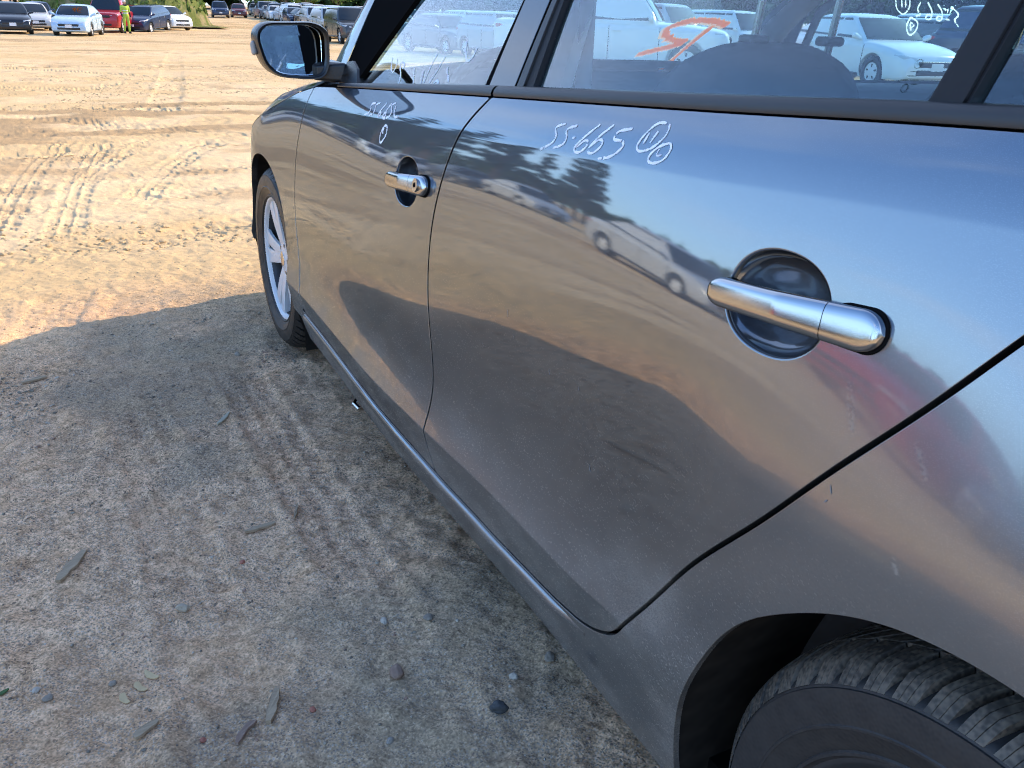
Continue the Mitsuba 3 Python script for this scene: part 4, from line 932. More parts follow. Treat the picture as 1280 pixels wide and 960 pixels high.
# ---------------------------------------------------------------- the other cars of the yard
PAINTS = dict(black=(.012, .012, .014), light_blue=(.42, .55, .68), silver=(.46, .47, .48), red=(.42, .02, .025), white=(.76, .77, .76), dark_blue=(.02, .035, .08),
              dark_grey=(.05, .052, .055), grey=(.17, .175, .18), teal=(.05, .16, .18), beige=(.40, .36, .29), maroon=(.13, .02, .025), green=(.04, .09, .06))
for k_, c_ in PAINTS.items():
    B('paint_'+k_, two({'type': 'roughplastic', 'alpha': .06, 'int_ior': 1.6, 'diffuse_reflectance': rgb(*c_)}))
B('car_window', two({'type': 'plastic', 'int_ior': 1.65, 'diffuse_reflectance': rgb(.014, .017, .018)}))
B('lamp_clear', two({'type': 'plastic', 'int_ior': 1.5, 'diffuse_reflectance': rgb(.55, .57, .58)}))
B('lamp_red', two({'type': 'plastic', 'int_ior': 1.5, 'diffuse_reflectance': rgb(.45, .015, .02)}))
B('plate_white', two({'type': 'diffuse', 'reflectance': rgb(.72, .72, .72)}))
KIND = {   # length, width, belt profile (x, z), glasshouse: base front, roof front, roof rear, base rear, roof z
    'sedan': dict(L=4.6, W=1.80, top=[(-2.3, .88), (-2.22, 1.00), (-1.65, 1.05), (-1.2, 1.02), (.85, .94), (1.35, .89), (1.9, .78), (2.2, .64), (2.3, .50)], gh=(1.05, .28, -.85, -1.62), zr=1.45, ax=(-1.33, 1.36), r=.32, split=(.02,)),
    'hatchback': dict(L=4.1, W=1.76, top=[(-2.05, .90), (-2.0, 1.02), (-1.8, 1.05), (.95, .98), (1.35, .93), (1.75, .84), (1.98, .70), (2.05, .55)], gh=(1.12, .40, -1.35, -1.92), zr=1.50, ax=(-1.25, 1.28), r=.31, split=(.0, -.95)),
    'suv': dict(L=4.6, W=1.86, top=[(-2.3, .98), (-2.25, 1.12), (-2.0, 1.14), (.95, 1.08), (1.3, 1.05), (1.9, .97), (2.2, .86), (2.3, .62)], gh=(1.10, .45, -1.75, -2.18), zr=1.74, ax=(-1.36, 1.38), r=.36, split=(.05, -1.0)),
    'pickup': dict(L=5.4, W=1.95, top=[(-2.7, 1.08), (-2.66, 1.16), (-.6, 1.16), (.95, 1.16), (1.3, 1.15), (2.2, 1.08), (2.6, 1.0), (2.7, .70)], gh=(1.15, .55, -.45, -.62), zr=1.88, ax=(-1.62, 1.75), r=.39, split=()),
    'van': dict(L=5.0, W=1.95, top=[(-2.5, 1.02), (-2.46, 1.16), (-2.2, 1.18), (1.3, 1.10), (1.6, 1.06), (2.1, .94), (2.42, .80), (2.5, .58)], gh=(1.50, .75, -2.1, -2.40), zr=1.86, ax=(-1.5, 1.55), r=.34, split=(.4, -.8)),
}
def _body(k):
    top = PchipInterpolator([a for a, b in k['top']], [b for a, b in k['top']])
    hl, hw = k['L']/2, k['W']/2; xs = np.unique(np.r_[np.linspace(-hl, hl, 34), -hl+.03, -hl+.09, hl-.03, hl-.09]); zb = .20 if k['r'] < .35 else .28
    def width(x): return hw*(1-.16*np.clip((abs(x)/hl-.62)/.38, 0, 1)**2.4)
    rings = []
    for x in xs:
        w, t = width(x), float(top(x)); e = max(0, (abs(x)/hl-.93)/.07); b = zb+.07*e; h = t-b
        half = [(0, t+.035*(1-e)), (.5*w, t+.030*(1-e)), (.82*w, t+.004), (.93*w, t-.03), (.985*w, t-.10), (.985*w, t-.16), (1.0*w, b+.50*h), (.995*w, b+.28*h), (.97*w, b+.12*h), (.94*w, b+.01), (.88*w, b), (0, b)]
        pts = half+[(-y, z) for y, z in half[1:-1][::-1]]
        rings.append([(x, y, z) for y, z in pts])
    n = len(rings[0]); v = np.array(rings).reshape(-1, 3); f = grid_faces(len(rings), n, wrap=True)
    v = np.vstack([v, [[xs[0], 0, np.mean([p[2] for p in rings[0]])], [xs[-1], 0, np.mean([p[2] for p in rings[-1]])]]]); c0 = len(v)-2; o = (len(rings)-1)*n
    f = np.vstack([f, [[c0, (j+1) % n, j] for j in range(n)], [[c0+1, o+j, o+(j+1) % n] for j in range(n)]])
    t = trimesh.Trimesh(v, f, process=True); trimesh.repair.fix_normals(t); fix(t)
    m = m3.Manifold(m3.Mesh(np.asarray(t.vertices, np.float32), np.asarray(t.faces, np.uint32)))
    for ax in k['ax']:
        for s in (1, -1):
            cyl = m3.Manifold.cylinder(.34, k['r']*1.14, k['r']*1.14, 40, True).rotate([90, 0, 0]).translate([ax, s*(hw-.10), k['r']+.02])
            m = m-cyl
    if k is KIND['pickup']: m = m-m3.Manifold.cube([1.85, hw*1.62, .6], True).translate([-1.62, 0, 1.10])
    return m, top, width, zb
def _glasshouse(k, top):
    bf, rf, rr, br = k['gh']; hw = k['W']/2; zr = k['zr']
    lv = []
    for s, yy in ((0, .935), (.35, .90), (.75, .80), (.93, .735), (1.0, .66)):
        xf = bf+(rf-bf)*s+(.05 if 0 < s < 1 else 0); xr = br+(rr-br)*s-(.03 if 0 < s < 1 else 0); zf = float(top(bf))-.03; zk = float(top(br))-.03
        z0 = lambda x: np.interp(x, [br, bf], [zk, zf])
        ring = []
        for x, y in [(xf+.03, 0), (xf+.02, .55*yy*hw), (xf-.04, .90*yy*hw), (xf-.13, yy*hw), ((xf+xr)/2, yy*hw*1.01), (xr+.13, yy*hw), (xr+.04, .90*yy*hw), (xr-.02, .55*yy*hw), (xr-.03, 0)]:
            zb0 = float(z0(np.clip(x, br, bf))); ring.append((x, y, zb0+(zr-.02-zb0)*s))
        lv.append(ring+[(x, -y, z) for x, y, z in ring[1:-1][::-1]])
    lv.append([((x-(rf+rr)/2)*.8+(rf+rr)/2, y*.75, zr+.012) for x, y, z in lv[-1]]); lv.append([((x-(rf+rr)/2)*.3+(rf+rr)/2, y*.3, zr+.03) for x, y, z in lv[-2]])
    n = len(lv[0]); v = np.array(lv).reshape(-1, 3); f = grid_faces(len(lv), n, wrap=True)
    v = np.vstack([v, [v[:n].mean(0)], [v[-n:].mean(0)]]); c0 = len(v)-2; o = (len(lv)-1)*n
    f = np.vstack([f, [[c0, (j+1) % n, j] for j in range(n)], [[c0+1, o+j, o+(j+1) % n] for j in range(n)]])
    t = trimesh.Trimesh(v, f, process=True); trimesh.repair.fix_normals(t); fix(t)
    return t, np.array(lv)
def _pane(a, b, c, d, off=.006, inset=.06, th=.012):
    """a quad pane a b c d (ccw from outside), inset and raised"""
    q = np.array([a, b, c, d], float); m = q.mean(0); n = np.cross(q[1]-q[0], q[3]-q[0]); n /= np.linalg.norm(n)
    qs = []
    for i in range(4):
        p, l, r = q[i], q[i-1]-q[i], q[(i+1) % 4]-q[i]
        qs.append(p+inset*(l/np.linalg.norm(l)+r/np.linalg.norm(r)))
    qs = np.array(qs); o = [x+n*off for x in qs]+[x-n*th for x in qs]
    return trimesh.convex.convex_hull(np.array(o))
def car_parts(kind):
    k = KIND[kind]; m, top, width, zb = _body(k); g, lv = _glasshouse(k, top); hw, hl = k['W']/2, k['L']/2
    mm = (m+m3.Manifold(m3.Mesh(np.asarray(g.vertices, np.float32), np.asarray(g.faces, np.uint32)))).to_mesh()
    out = [('body', trimesh.Trimesh(mm.vert_properties[:, :3], mm.tri_verts, process=False), None, 40)]
    L0, L1 = lv[0], lv[3]
    # ring order: 0 front middle, 1 .. 4 along the left side, 8 rear middle
    def at(i, s):
        if i < 0: i += len(L0)
        ks = [0, .35, .75, .93]; j = 0 if s <= .35 else (1 if s <= .75 else 2)
        u = (s-ks[j])/(ks[j+1]-ks[j]); return lv[j][i]*(1-u)+lv[j+1][i]*u
    lo, hi = .12, .90
    n = len(L0)
    ws_ = trimesh.convex.convex_hull(np.vstack([[at(i, s)+np.array([.012, 0, .010]) for i in (-2, -1, 0, 1, 2) for s in (lo, .4, .75, hi)], [at(i, s)-np.array([.03, 0, .02]) for i in (-2, 0, 2) for s in (lo, hi)]]))
    out.append(('windscreen', ws_, 'car_window', 30))
    if kind != 'none':
        rw_ = trimesh.convex.convex_hull(np.vstack([[at(i, s)+np.array([-.012, 0, .010]) for i in (6, 7, 8, 9, 10) for s in (lo+.05, .4, .75, hi)], [at(i, s)+np.array([.03, 0, -.02]) for i in (6, 8, 10) for s in (lo+.05, hi)]]))
        out.append(('rear_window', rw_, 'car_window', 30))
    for sgn in (1, -1):
        y = np.array([1, sgn, 1])
        A0, A1 = at(3, lo)*y, at(3, hi)*y; C0, C1 = at(5, lo)*y, at(5, hi)*y
        cuts = [1.0]+[None]*0
        def edge(x):   # point pair on the side at bottom / top for a given x
            def on(p, q, x_): t = np.clip((x_-q[0])/(p[0]-q[0]), 0, 1); b = q+(p-q)*t; b = b.copy(); return b
            mid0, mid1 = at(4, lo)*y, at(4, hi)*y
            bo = on(A0, mid0, x) if x > mid0[0] else on(mid0, C0, x)
            to = on(A1, mid1, x) if x > mid1[0] else on(mid1, C1, x)
            return bo, to
        xs_ = [None]+list(k['split'])+[None]
        for a_, b_ in zip(xs_[:-1], xs_[1:]):
            p0, p1 = (A0, A1) if a_ is None else edge(a_-.03)
            q0, q1 = (C0, C1) if b_ is None else edge(b_+.03)
            quad = [q0, p0, p1, q1] if sgn > 0 else [p0, q0, q1, p1]
            qd = [np.array(v_) for v_ in quad]
            qd = [v_+np.array([0, sgn*.012, 0]) for v_ in qd]
            out.append(('side_window', trimesh.convex.convex_hull(np.vstack([qd, [v_-np.array([0, sgn*.06, 0]) for v_ in qd]])), 'car_window', 30))
        # front lamp, tail lamp, mirror
        zt = float(top(hl-.25)); w = width(hl-.25)
        out.append(('headlight', hull([((hl-.11, sgn*.60*w, zt-.13), .055), ((hl-.17, sgn*.86*w, zt-.10), .06), ((hl-.36, sgn*.965*w, zt-.06), .035)], 10), 'lamp_clear', 40))
        zt = float(top(-hl+.12)); w = width(-hl+.15)
        out.append(('tail_light', hull([((-hl+.06, sgn*.66*w, zt-.16), .05), ((-hl+.10, sgn*.92*w, zt-.14), .06), ((-hl+.34, sgn*.965*w, zt-.11), .055)], 10), 'lamp_red', 40))
        out.append(('wing_mirror', hull([((k['gh'][0]-.22, sgn*(hw+.10), float(top(k['gh'][0]))+.10), .06), ((k['gh'][0]-.24, sgn*(hw+.02), float(top(k['gh'][0]))+.09), .05), ((k['gh'][0]-.20, sgn*(hw-.06), float(top(k['gh'][0]))+.04), .03)], 10), None, 40))
    for sgn in (1, -1):                                  # door seams, handles and dark sill strips
        xs_ = [k['gh'][0]-.02]+[x for x in k['split']]+[max(k['gh'][3]+.62, k['ax'][0]+.30)]
        for x in xs_:
            t, w = float(top(x)), width(x); h_ = t-zb
            out.append(('door_seam', tube([(x, sgn*.975*w, t-.07), (x, sgn*.986*w, t-.14), (x, sgn*1.001*w, zb+.50*h_), (x, sgn*.996*w, zb+.28*h_), (x, sgn*.972*w, zb+.13*h_)], .0075, 5), 'void_black', False))
        for x in [x+.18 for x in xs_[1:]]:
            t, w = float(top(x)), width(x); out.append(('door_handle', rbox((x, sgn*(.987*w+.012), t-.16), (.20, .03, .035), .012, 6), None, 40))
        out.append(('sill_strip', rbox(((k['ax'][0]+k['ax'][1])/2, sgn*(hw*.965), zb+.05), (k['ax'][1]-k['ax'][0]-2.5*k['r'], .06, .08), .02, 6), 'black_plastic', 40))
    zt = float(top(hl-.1))
    out.append(('grille', rbox((hl-.035, 0, zt-.13), (.08, .95, .13), .03, 8), 'black_plastic', 40))
    out.append(('air_intake', rbox((hl-.035, 0, zb+.16), (.09, 1.05, .12), .03, 8), 'black_plastic', 40))
    out.append(('number_plate', box((hl+.012, 0, zb+.27), (.012, .30, .15)), 'plate_white', False))
    out.append(('bumper_trim', rbox((-hl+.03, 0, zb+.10), (.10, 1.3, .14), .03, 8), 'black_plastic', 40))
    r = k['r']
    ty = revolve_y([(.60*r, -.09), (.85*r, -.105), (.97*r, -.095), (r, -.07), (r, .07), (.97*r, .095), (.85*r, .105), (.66*r, .095), (.60*r, .07)], 36)
    dk = revolve_y([(.66*r, .085), (.62*r, .075), (.55*r, .06), (.30*r, .075), (.12*r, .085), (.001, .085)], 36)
    hol = cat([box(((.40*r)*math.cos(a), .074, (.40*r)*math.sin(a)), (.20*r, .01, .10*r), (0, -a, 0)) for a in np.arange(5)*2*math.pi/5+.3])
    for ax in k['ax']:
        for sgn in (1, -1):
            def pl(t):
                t = t.copy()
                if sgn < 0: t.vertices = t.vertices*[1, -1, 1]; t.invert()
                t.apply_translation([ax, sgn*(hw-.115), r]); return t
            out.append(('wheel', pl(ty), 'tyre_black', 40)); out.append(('wheel__rim', pl(dk), 'alloy', 40)); out.append(('wheel__slot', pl(hol), 'void_black', False))
    return out
CARS = {}
def yard_car(kind, paint, x, y, psi, label, group=None, small=False, roll=(0, 0), skip=()):
    if kind not in CARS:
        CARS[kind] = [(n, mikit.ply(m, b or 'paint_white', s), b) for n, m, b, s in car_parts(kind)]
    t = thing('yard_car', label, {'suv': 'car', 'sedan': 'car', 'hatchback': 'car'}.get(kind, kind if kind != 'pickup' else 'pickup truck'), group)
    M = T().translate([x, y, gz(x, y)-.01]).rotate([0, 0, 1], psi).rotate([1, 0, 0], roll[0]).rotate([0, 1, 0], roll[1])
    last = None
    for n, d, b in CARS[kind]:
        if n in skip: continue
        if small and n in ('wheel__slot', 'wing_mirror', 'air_intake', 'bumper_trim', 'door_seam', 'door_handle', 'sill_strip'): continue
        if n.startswith('wheel__'): key = numbered(last+n[5:])
        else: key = numbered(f'{t}__{n}'); last = key if n == 'wheel' else last
        scene[key] = {**d, 'to_world': M, 'bsdf': {'type': 'ref', 'id': b or 'paint_'+paint}}
    return t, M
def screen_mark(t, M, kind, strokes, bsdf='orange_chalk'):
    """painted mark on the windscreen of a yard car, in local y and height along the screen"""
    k = KIND[kind]; bf, rf = k['gh'][:2]; top = dict(k['top']); z0 = 1.0 if k['zr'] < 1.6 else 1.1
    pl = lambda y, s: (np.stack([bf+.055+(rf-bf)*s*1.0+.02, y, z0+(k['zr']-z0)*s+.02], -1), None)
    key = numbered(f'{t}__windscreen_mark'); scene[key] = mikit.ply(cat([ribbon(s, .045, pl, .02) for s in strokes]), bsdf, False, to_world=M)
# row at the left end of the yard, fronts towards the sedan
yard_car('sedan', 'black', 53.6, 2.95, 183, 'black sedan with a pale number plate at the left edge of the picture')
tb, Mb = yard_car('sedan', 'light_blue', 52.0, -.10, 167, 'pale blue sedan with an orange mark on its windscreen')
screen_mark(tb, Mb, 'sedan', [[(.42, .62), (.22, .66), (.20, .40), (.38, .36)], [(.12, .66), (.08, .36)], [(.12, .62), (-.05, .50), (.10, .48)]])
yard_car('sedan', 'silver', 60.5, 2.05, 185, 'silver sedan half hidden between the black sedan and the pale blue sedan')
yard_car('hatchback', 'dark_blue', 66.5, 1.7, 178, 'dark hatchback peeking out behind the pale blue sedan')
yard_car('pickup', 'red', 59.5, -2.1, 166, 'red pickup truck beside the person in yellow workwear')
yard_car('hatchback', 'dark_blue', 62.0, -4.3, 150, 'wrecked dark hatchback beside the grass bank', roll=(0, 3))
yard_car('sedan', 'maroon', 70.0, -3.9, 170, 'maroon sedan behind the wrecked dark hatchback')
yard_car('hatchback', 'white', 67.0, -6.0, 205, 'small white car at the foot of the grass bank')
# right-hand rows
yard_car('suv', 'dark_grey', 46.5, -12.7, 178, 'dark grey sport utility nearest to the pillar, right end of the far row')
yard_car('suv', 'silver', 55.5, -14.3, 179, 'silver sport utility just above the wing mirror')
yard_car('sedan', 'green', 63.0, -16.6, 180, 'dark green sedan low between two sport utilities above the wing mirror')
yard_car('suv', 'silver', 74.0, -18.2, 178, 'silver sport utility above the left half of the wing mirror')
yard_car('suv', 'white', 60.0, -19.5, 181, 'white sport utility behind the right end of the far row')
pal = ['silver', 'white', 'grey', 'dark_grey', 'beige', 'black', 'dark_blue', 'white', 'silver', 'maroon']
for i in range(26):
    u = i/25; px_, py_ = 76+62*u+rnd.uniform(-2, 2), -19.2-7.5*u+rnd.uniform(-1.2, 1.2)
    yard_car(rnd.choice(['sedan', 'suv', 'hatchback', 'sedan', 'suv', 'van']), pal[i % 10], px_, py_, 178+rnd.uniform(-9, 9), 'small distant car in the long rows at the far end of the yard', 'distant cars in rows', small=True)
for i in range(20):
    px_, py_ = 112+rnd.uniform(-3, 3), -11-i*2.75+rnd.uniform(-.4, .4)
    if i < 6 and px_ < 0: continue
    yard_car(rnd.choice(['sedan', 'suv', 'hatchback', 'sedan', 'pickup']), pal[(i*3) % 10], px_, py_, 182+rnd.uniform(-9, 9), 'small distant car in the long rows at the far end of the yard', 'distant cars in rows', small=True)
# cars seen through the windows of the sedan
yard_car('sedan', 'grey', 34.0, -12.8, 192, 'grey sedan seen through the front side window, nearest the mirror')
yard_car('hatchback', 'silver', 29.5, -13.2, 186, 'silver hatchback seen through the front side window beside the middle pillar')
yard_car('suv', 'white', 44.0, -18.5, 186, 'white sport utility seen through the front side window, rear row')
yard_car('pickup', 'white', 17.9, -10.4, 230, 'white pickup truck seen behind the orange letter on the windscreen')
yard_car('van', 'silver', 26.0, -17.4, 195, 'silver van seen through the windscreen beside the white pickup')
yard_car('sedan', 'white', 14.8, -15.2, 172, 'white sedan seen through the far side window beside the headrest post')
yard_car('hatchback', 'grey', 17.4, -21.2, 185, 'grey hatchback seen through the far side window behind the white sedan')
yard_car('suv', 'white', 20.5, -25.5, 188, 'white sport utility seen through the far side window under the handwriting')
yard_car('suv', 'dark_blue', 13.4, -19.2, 182, 'dark blue sport utility seen through the far side window by the rear pillar')
yard_car('sedan', 'silver', 24.5, -27.5, 188, 'silver sedan seen through the far side window in the rear row')
yard_car('sedan', 'beige', 9.0, -21.5, 184, 'beige sedan seen through the fixed rear window')
yard_car('van', 'white', 30.0, -24.0, 186, 'white van seen through the windscreen in the rear row')
# row across the lane, seen in the paint of the doors
yard_car('sedan', 'silver', 11.6, 10.2, 186, 'silver sedan across the lane, mirrored in the rear door')
yard_car('sedan', 'red', 7.5, 12.2, 266, 'red sedan across the lane, mirrored in the rear quarter panel', skip=('number_plate',))
yard_car('sedan', 'grey', 4.3, 10.4, 262, 'grey sedan across the lane, mirrored beside the rear door handle', skip=('number_plate',))
yard_car('suv', 'silver', .5, 9.9, 264, 'silver sport utility across the lane beside the red sedan', skip=('number_plate',))
for x_, y_, p_, k_ in [(27.0, 15.5, 'silver', 'sedan'), (31.0, 15.0, 'dark_grey', 'sedan'), (35.0, 14.2, 'silver', 'sedan'), (40.5, 14.0, 'white', 'sedan'), (46, 13.6, 'beige', 'suv'), (52, 13.0, 'silver', 'sedan'), (58, 12, 'white', 'suv')]:
    yard_car(k_, p_, x_, y_, 184+rnd.uniform(-5, 5), 'car in the row across the lane, mirrored in the front door', 'cars mirrored in the front door')

# ---------------------------------------------------------------- grass bank, trees, far wood
def leafcol(a, b, s):
    return lambda p, n, uv: mix(a, b, smoothstep(.25, .75, noise(p.x*s, p.y*s, p.z*s)))
def leaf(name, a, b, s=1.3):
    B(name, two({'type': 'diffuse', 'reflectance': P(leafcol(a, b, s))}))
leaf('needles', (.022, .045, .024), (.055, .085, .040)); leaf('leaves_dark', (.045, .08, .032), (.10, .15, .055)); leaf('leaves_light', (.10, .17, .035), (.19, .27, .07)); leaf('grass_green', (.09, .15, .03), (.22, .26, .08), 3.0)
B('bark_mat', two({'type': 'diffuse', 'reflectance': P(lambda p, n, uv: mix((.09, .065, .05), (.20, .15, .115), fbm(p.x*6, p.y*6, p.z*2, 3)))}))
def cards(c, size, g, jitter=1.0, updown=.6):
    """leaf-sized rhombs around the points c"""
    n = len(c); a = g.normal(size=(n, 3)); a[:, 2] *= updown; a /= np.linalg.norm(a, axis=1, keepdims=True)
    b = g.normal(size=(n, 3)); b = np.cross(a, b); b /= np.linalg.norm(b, axis=1, keepdims=True)
    s = (size*g.uniform(.6, 1.4, n))[:, None] if np.isscalar(size) else size[:, None]
    v = np.stack([c-a*s, c+b*s*.45, c+a*s, c-b*s*.45], 1).reshape(-1, 3)
    i = np.arange(n)[:, None]*4
    return trimesh.Trimesh(v, np.vstack([i+[0, 1, 2], i+[0, 2, 3]]), process=False)
def pine_mesh(seed, H, n=4600, bare=.28):
    g = np.random.default_rng(seed)
    tr = [tube(np.stack([.12*np.sin(np.linspace(0, 3, 8)+seed), .12*np.cos(np.linspace(0, 2, 8)+seed), np.linspace(-.3, H, 8)], 1), np.linspace(.26, .03, 8), 7)]
    pts = []
    z = H*bare
    while z < H*.98:
        u = (z/H-bare)/(1-bare); R = H*.23*(1-u)**.75*g.uniform(.5, 1.15)+.25
        for _ in range(g.integers(3, 6)):
            a = g.uniform(0, 6.28); L = R*g.uniform(.55, 1.1); e = np.array([math.cos(a)*L, math.sin(a)*L, z+L*g.uniform(-.05, .28)])
            tr.append(tube([(0, 0, z), (e*.5+np.array([0, 0, z])*.5).tolist(), e.tolist()], [.05, .035, .012], 5))
            k = int(n/70*(.4+L/ (H*.2))); t = g.uniform(.35, 1.05, k)[:, None]
            pts.append(np.array([0, 0, z])*(1-t)+e*t+g.normal(0, 1, (k, 3))*[.42, .42, .16]*(.25+.11*L))
        z += H*g.uniform(.022, .05)
    return cat(tr if n > 1000 else tr[:1]), cards(np.vstack(pts), .21 if n > 1000 else .85, g, updown=.4)
def broad_mesh(seed, H, n=2600, R=None):
    g = np.random.default_rng(seed); R = R or H*.30
    tr = [tube(np.stack([.1*np.sin(np.linspace(0, 3, 7)+seed), .1*np.cos(np.linspace(0, 3, 7)), np.linspace(-.3, H*.75, 7)], 1), np.linspace(.20, .05, 7), 7)]
    pts = []
    for _ in range(26):
        a, zz = g.uniform(0, 6.28), g.uniform(.28, 1.0); rr = R*math.sqrt(max(0.05, 1-((zz-.58)/.46)**2))*g.uniform(.35, 1.0)
        c = np.array([math.cos(a)*rr, math.sin(a)*rr, H*zz]); tr.append(tube([(0, 0, H*zz*.62), (c*.6+np.array([0, 0, H*zz*.62])*.4).tolist(), c.tolist()], [.06, .035, .012], 5))
        k = n//26; pts.append(c+g.normal(0, 1, (k, 3))*R*np.array([.22, .22, .17])*g.uniform(.6, 1.3))
    return cat(tr if n > 1000 else tr[:1]), cards(np.vstack(pts), .26 if n > 1000 else .85, g)
TREES = {}
def tree(name, kind, seed, x, y, H, crown_mat, label, group=None):
    k = (kind, seed)
    if k not in TREES:
        t, c = (pine_mesh if kind == 'pine' else broad_mesh)(seed, 12.0)
        TREES[k] = (mikit.ply(t, 'bark_mat', 40), mikit.ply(c, crown_mat, False))
    key = thing(name, label, 'tree', group); s = H/12.0
    M = T().translate([x, y, gz(x, y)]).rotate([0, 0, 1], rnd.uniform(0, 360)).scale(s)
    scene[key+'__trunk'] = {**TREES[k][0], 'to_world': M}
    scene[key+'__crown'] = {**TREES[k][1], 'to_world': M, 'bsdf': {'type': 'ref', 'id': crown_mat}}
for i, (x_, y_, h_) in enumerate([(72, 29.5, 12), (61, 31, 12.5), (76, 39, 15), (59, 34, 8), (70, 44, 12), (57, 37, 9), (84, 35, 20), (78, 31, 13), (92, 36, 18), (98, 33, 20), (60, 40, 9)]):
    tree('pine_tree', 'pine', i % 3, x_, y_, h_, 'needles', 'tall pine across the lane, mirrored in the doors', 'pines mirrored in the doors')
for i, (x_, y_, h_) in enumerate([(128, -24.5, 6.0), (121, -26.8, 6.5), (133, -32.5, 7.0), (108, -30.0, 6.5)]):
    tree('young_tree', 'broad', 11+i % 2, x_, y_, h_, 'leaves_light', ['bright green young tree behind the far cars, left of two close together', 'bright green young tree behind the far cars, right of two close together', 'bright green young tree behind the far cars, nearest the sport utilities', 'bright green young tree behind the sport utilities'][i])
# the dark wood all round the yard: trunks and foliage that read as one mass
def wood():
    gw = np.random.default_rng(5); tv, cv = [], []
    pr = [pine_mesh(20+i, 12.0, 480, .12) for i in range(3)]+[broad_mesh(30+i, 12.0, 620, 3.9) for i in range(3)]
    ang = np.linspace(-math.pi, math.pi, 300)
    for row, R in enumerate((1.0, 1.07, 1.15)):
        for a in ang+gw.uniform(-.008, .008, len(ang)):
            d = 140*R+gw.uniform(-4, 4); x, y = 20+d*1.15*math.cos(a), d*math.sin(a)*.80
            if (abs(math.degrees(a)) > 100): 
                if gw.random() < .6: continue
            az = math.degrees(math.atan2(y-.9, x-1.0)); low = 1.0
            if 21 < az < 150:
                x, y = 1+(x-1)*1.9, .9+(y-.9)*1.9; low = .75
            elif gw.random() < .12: continue
            k = gw.integers(0, 6); s = gw.uniform(.75, 1.25)*(1.0+.15*row)*low; b = gw.uniform(0, 6.28); c_, s_ = math.cos(b), math.sin(b)
            rot = np.array([[c_, -s_, 0], [s_, c_, 0], [0, 0, 1]])*s
            for m, l in ((pr[k][0], tv), (pr[k][1], cv)):
                l.append((m.vertices@rot.T+[x, y, 0], m.faces))
    def join(l):
        o, v, f = 0, [], []
        for a, b in l: v.append(a); f.append(b+o); o += len(a)
        return trimesh.Trimesh(np.vstack(v), np.vstack(f), process=False)
    return join(tv), join(cv)
wt, wc = wood()
put('far_wood', wc, 'leaves_dark', smooth=False, kind='stuff', label='dark wood standing behind the far rows of cars', category='wood')
put('trunks', wt, 'bark_mat', 'far_wood', kind='stuff')
# grassy bank at the left of the far rows
bx, by = np.meshgrid(np.linspace(-1, 1, 50), np.linspace(-1, 1, 50), indexing='ij')
BK = (80.0, -3.8, 10.0, 6.8, 7.5)
def bank_h(x, y): return -.35+ BK[4]*np.clip(1-((x-BK[0])/BK[2])**2-((y-BK[1])/BK[3])**2, 0, 1)**.6*(1+.3*vfbm(np.asarray(x), np.asarray(y), .6, 3, 9))-.05
X_, Y_ = BK[0]+bx*BK[2]*1.02, BK[1]+by*BK[3]*1.02
t = up_z(trimesh.Trimesh(np.stack([X_, Y_, bank_h(X_, Y_)], -1).reshape(-1, 3), grid_faces(50, 50), process=False))
B('bank_soil', two({'type': 'diffuse', 'reflectance': P(lambda p, n, uv: mix((.13, .15, .05), (.30, .24, .14), smoothstep(.5, .75, fbm(p.x*.9, p.y*.9, p.z*.9, 3))))}))
put('grass_bank', t, 'bank_soil', smooth=True, kind='structure')
gb = np.random.default_rng(8); q = gb.uniform(-1, 1, (9000, 2)); q = q[(q**2).sum(1) < .98]
qx, qy = BK[0]+q[:, 0]*BK[2], BK[1]+q[:, 1]*BK[3]
put('grass', cards(np.stack([qx, qy, bank_h(qx, qy)+.12], 1), .22, gb, updown=2.5), 'grass_green', smooth=False, kind='stuff', label='bright green grass growing on the bank', category='grass')

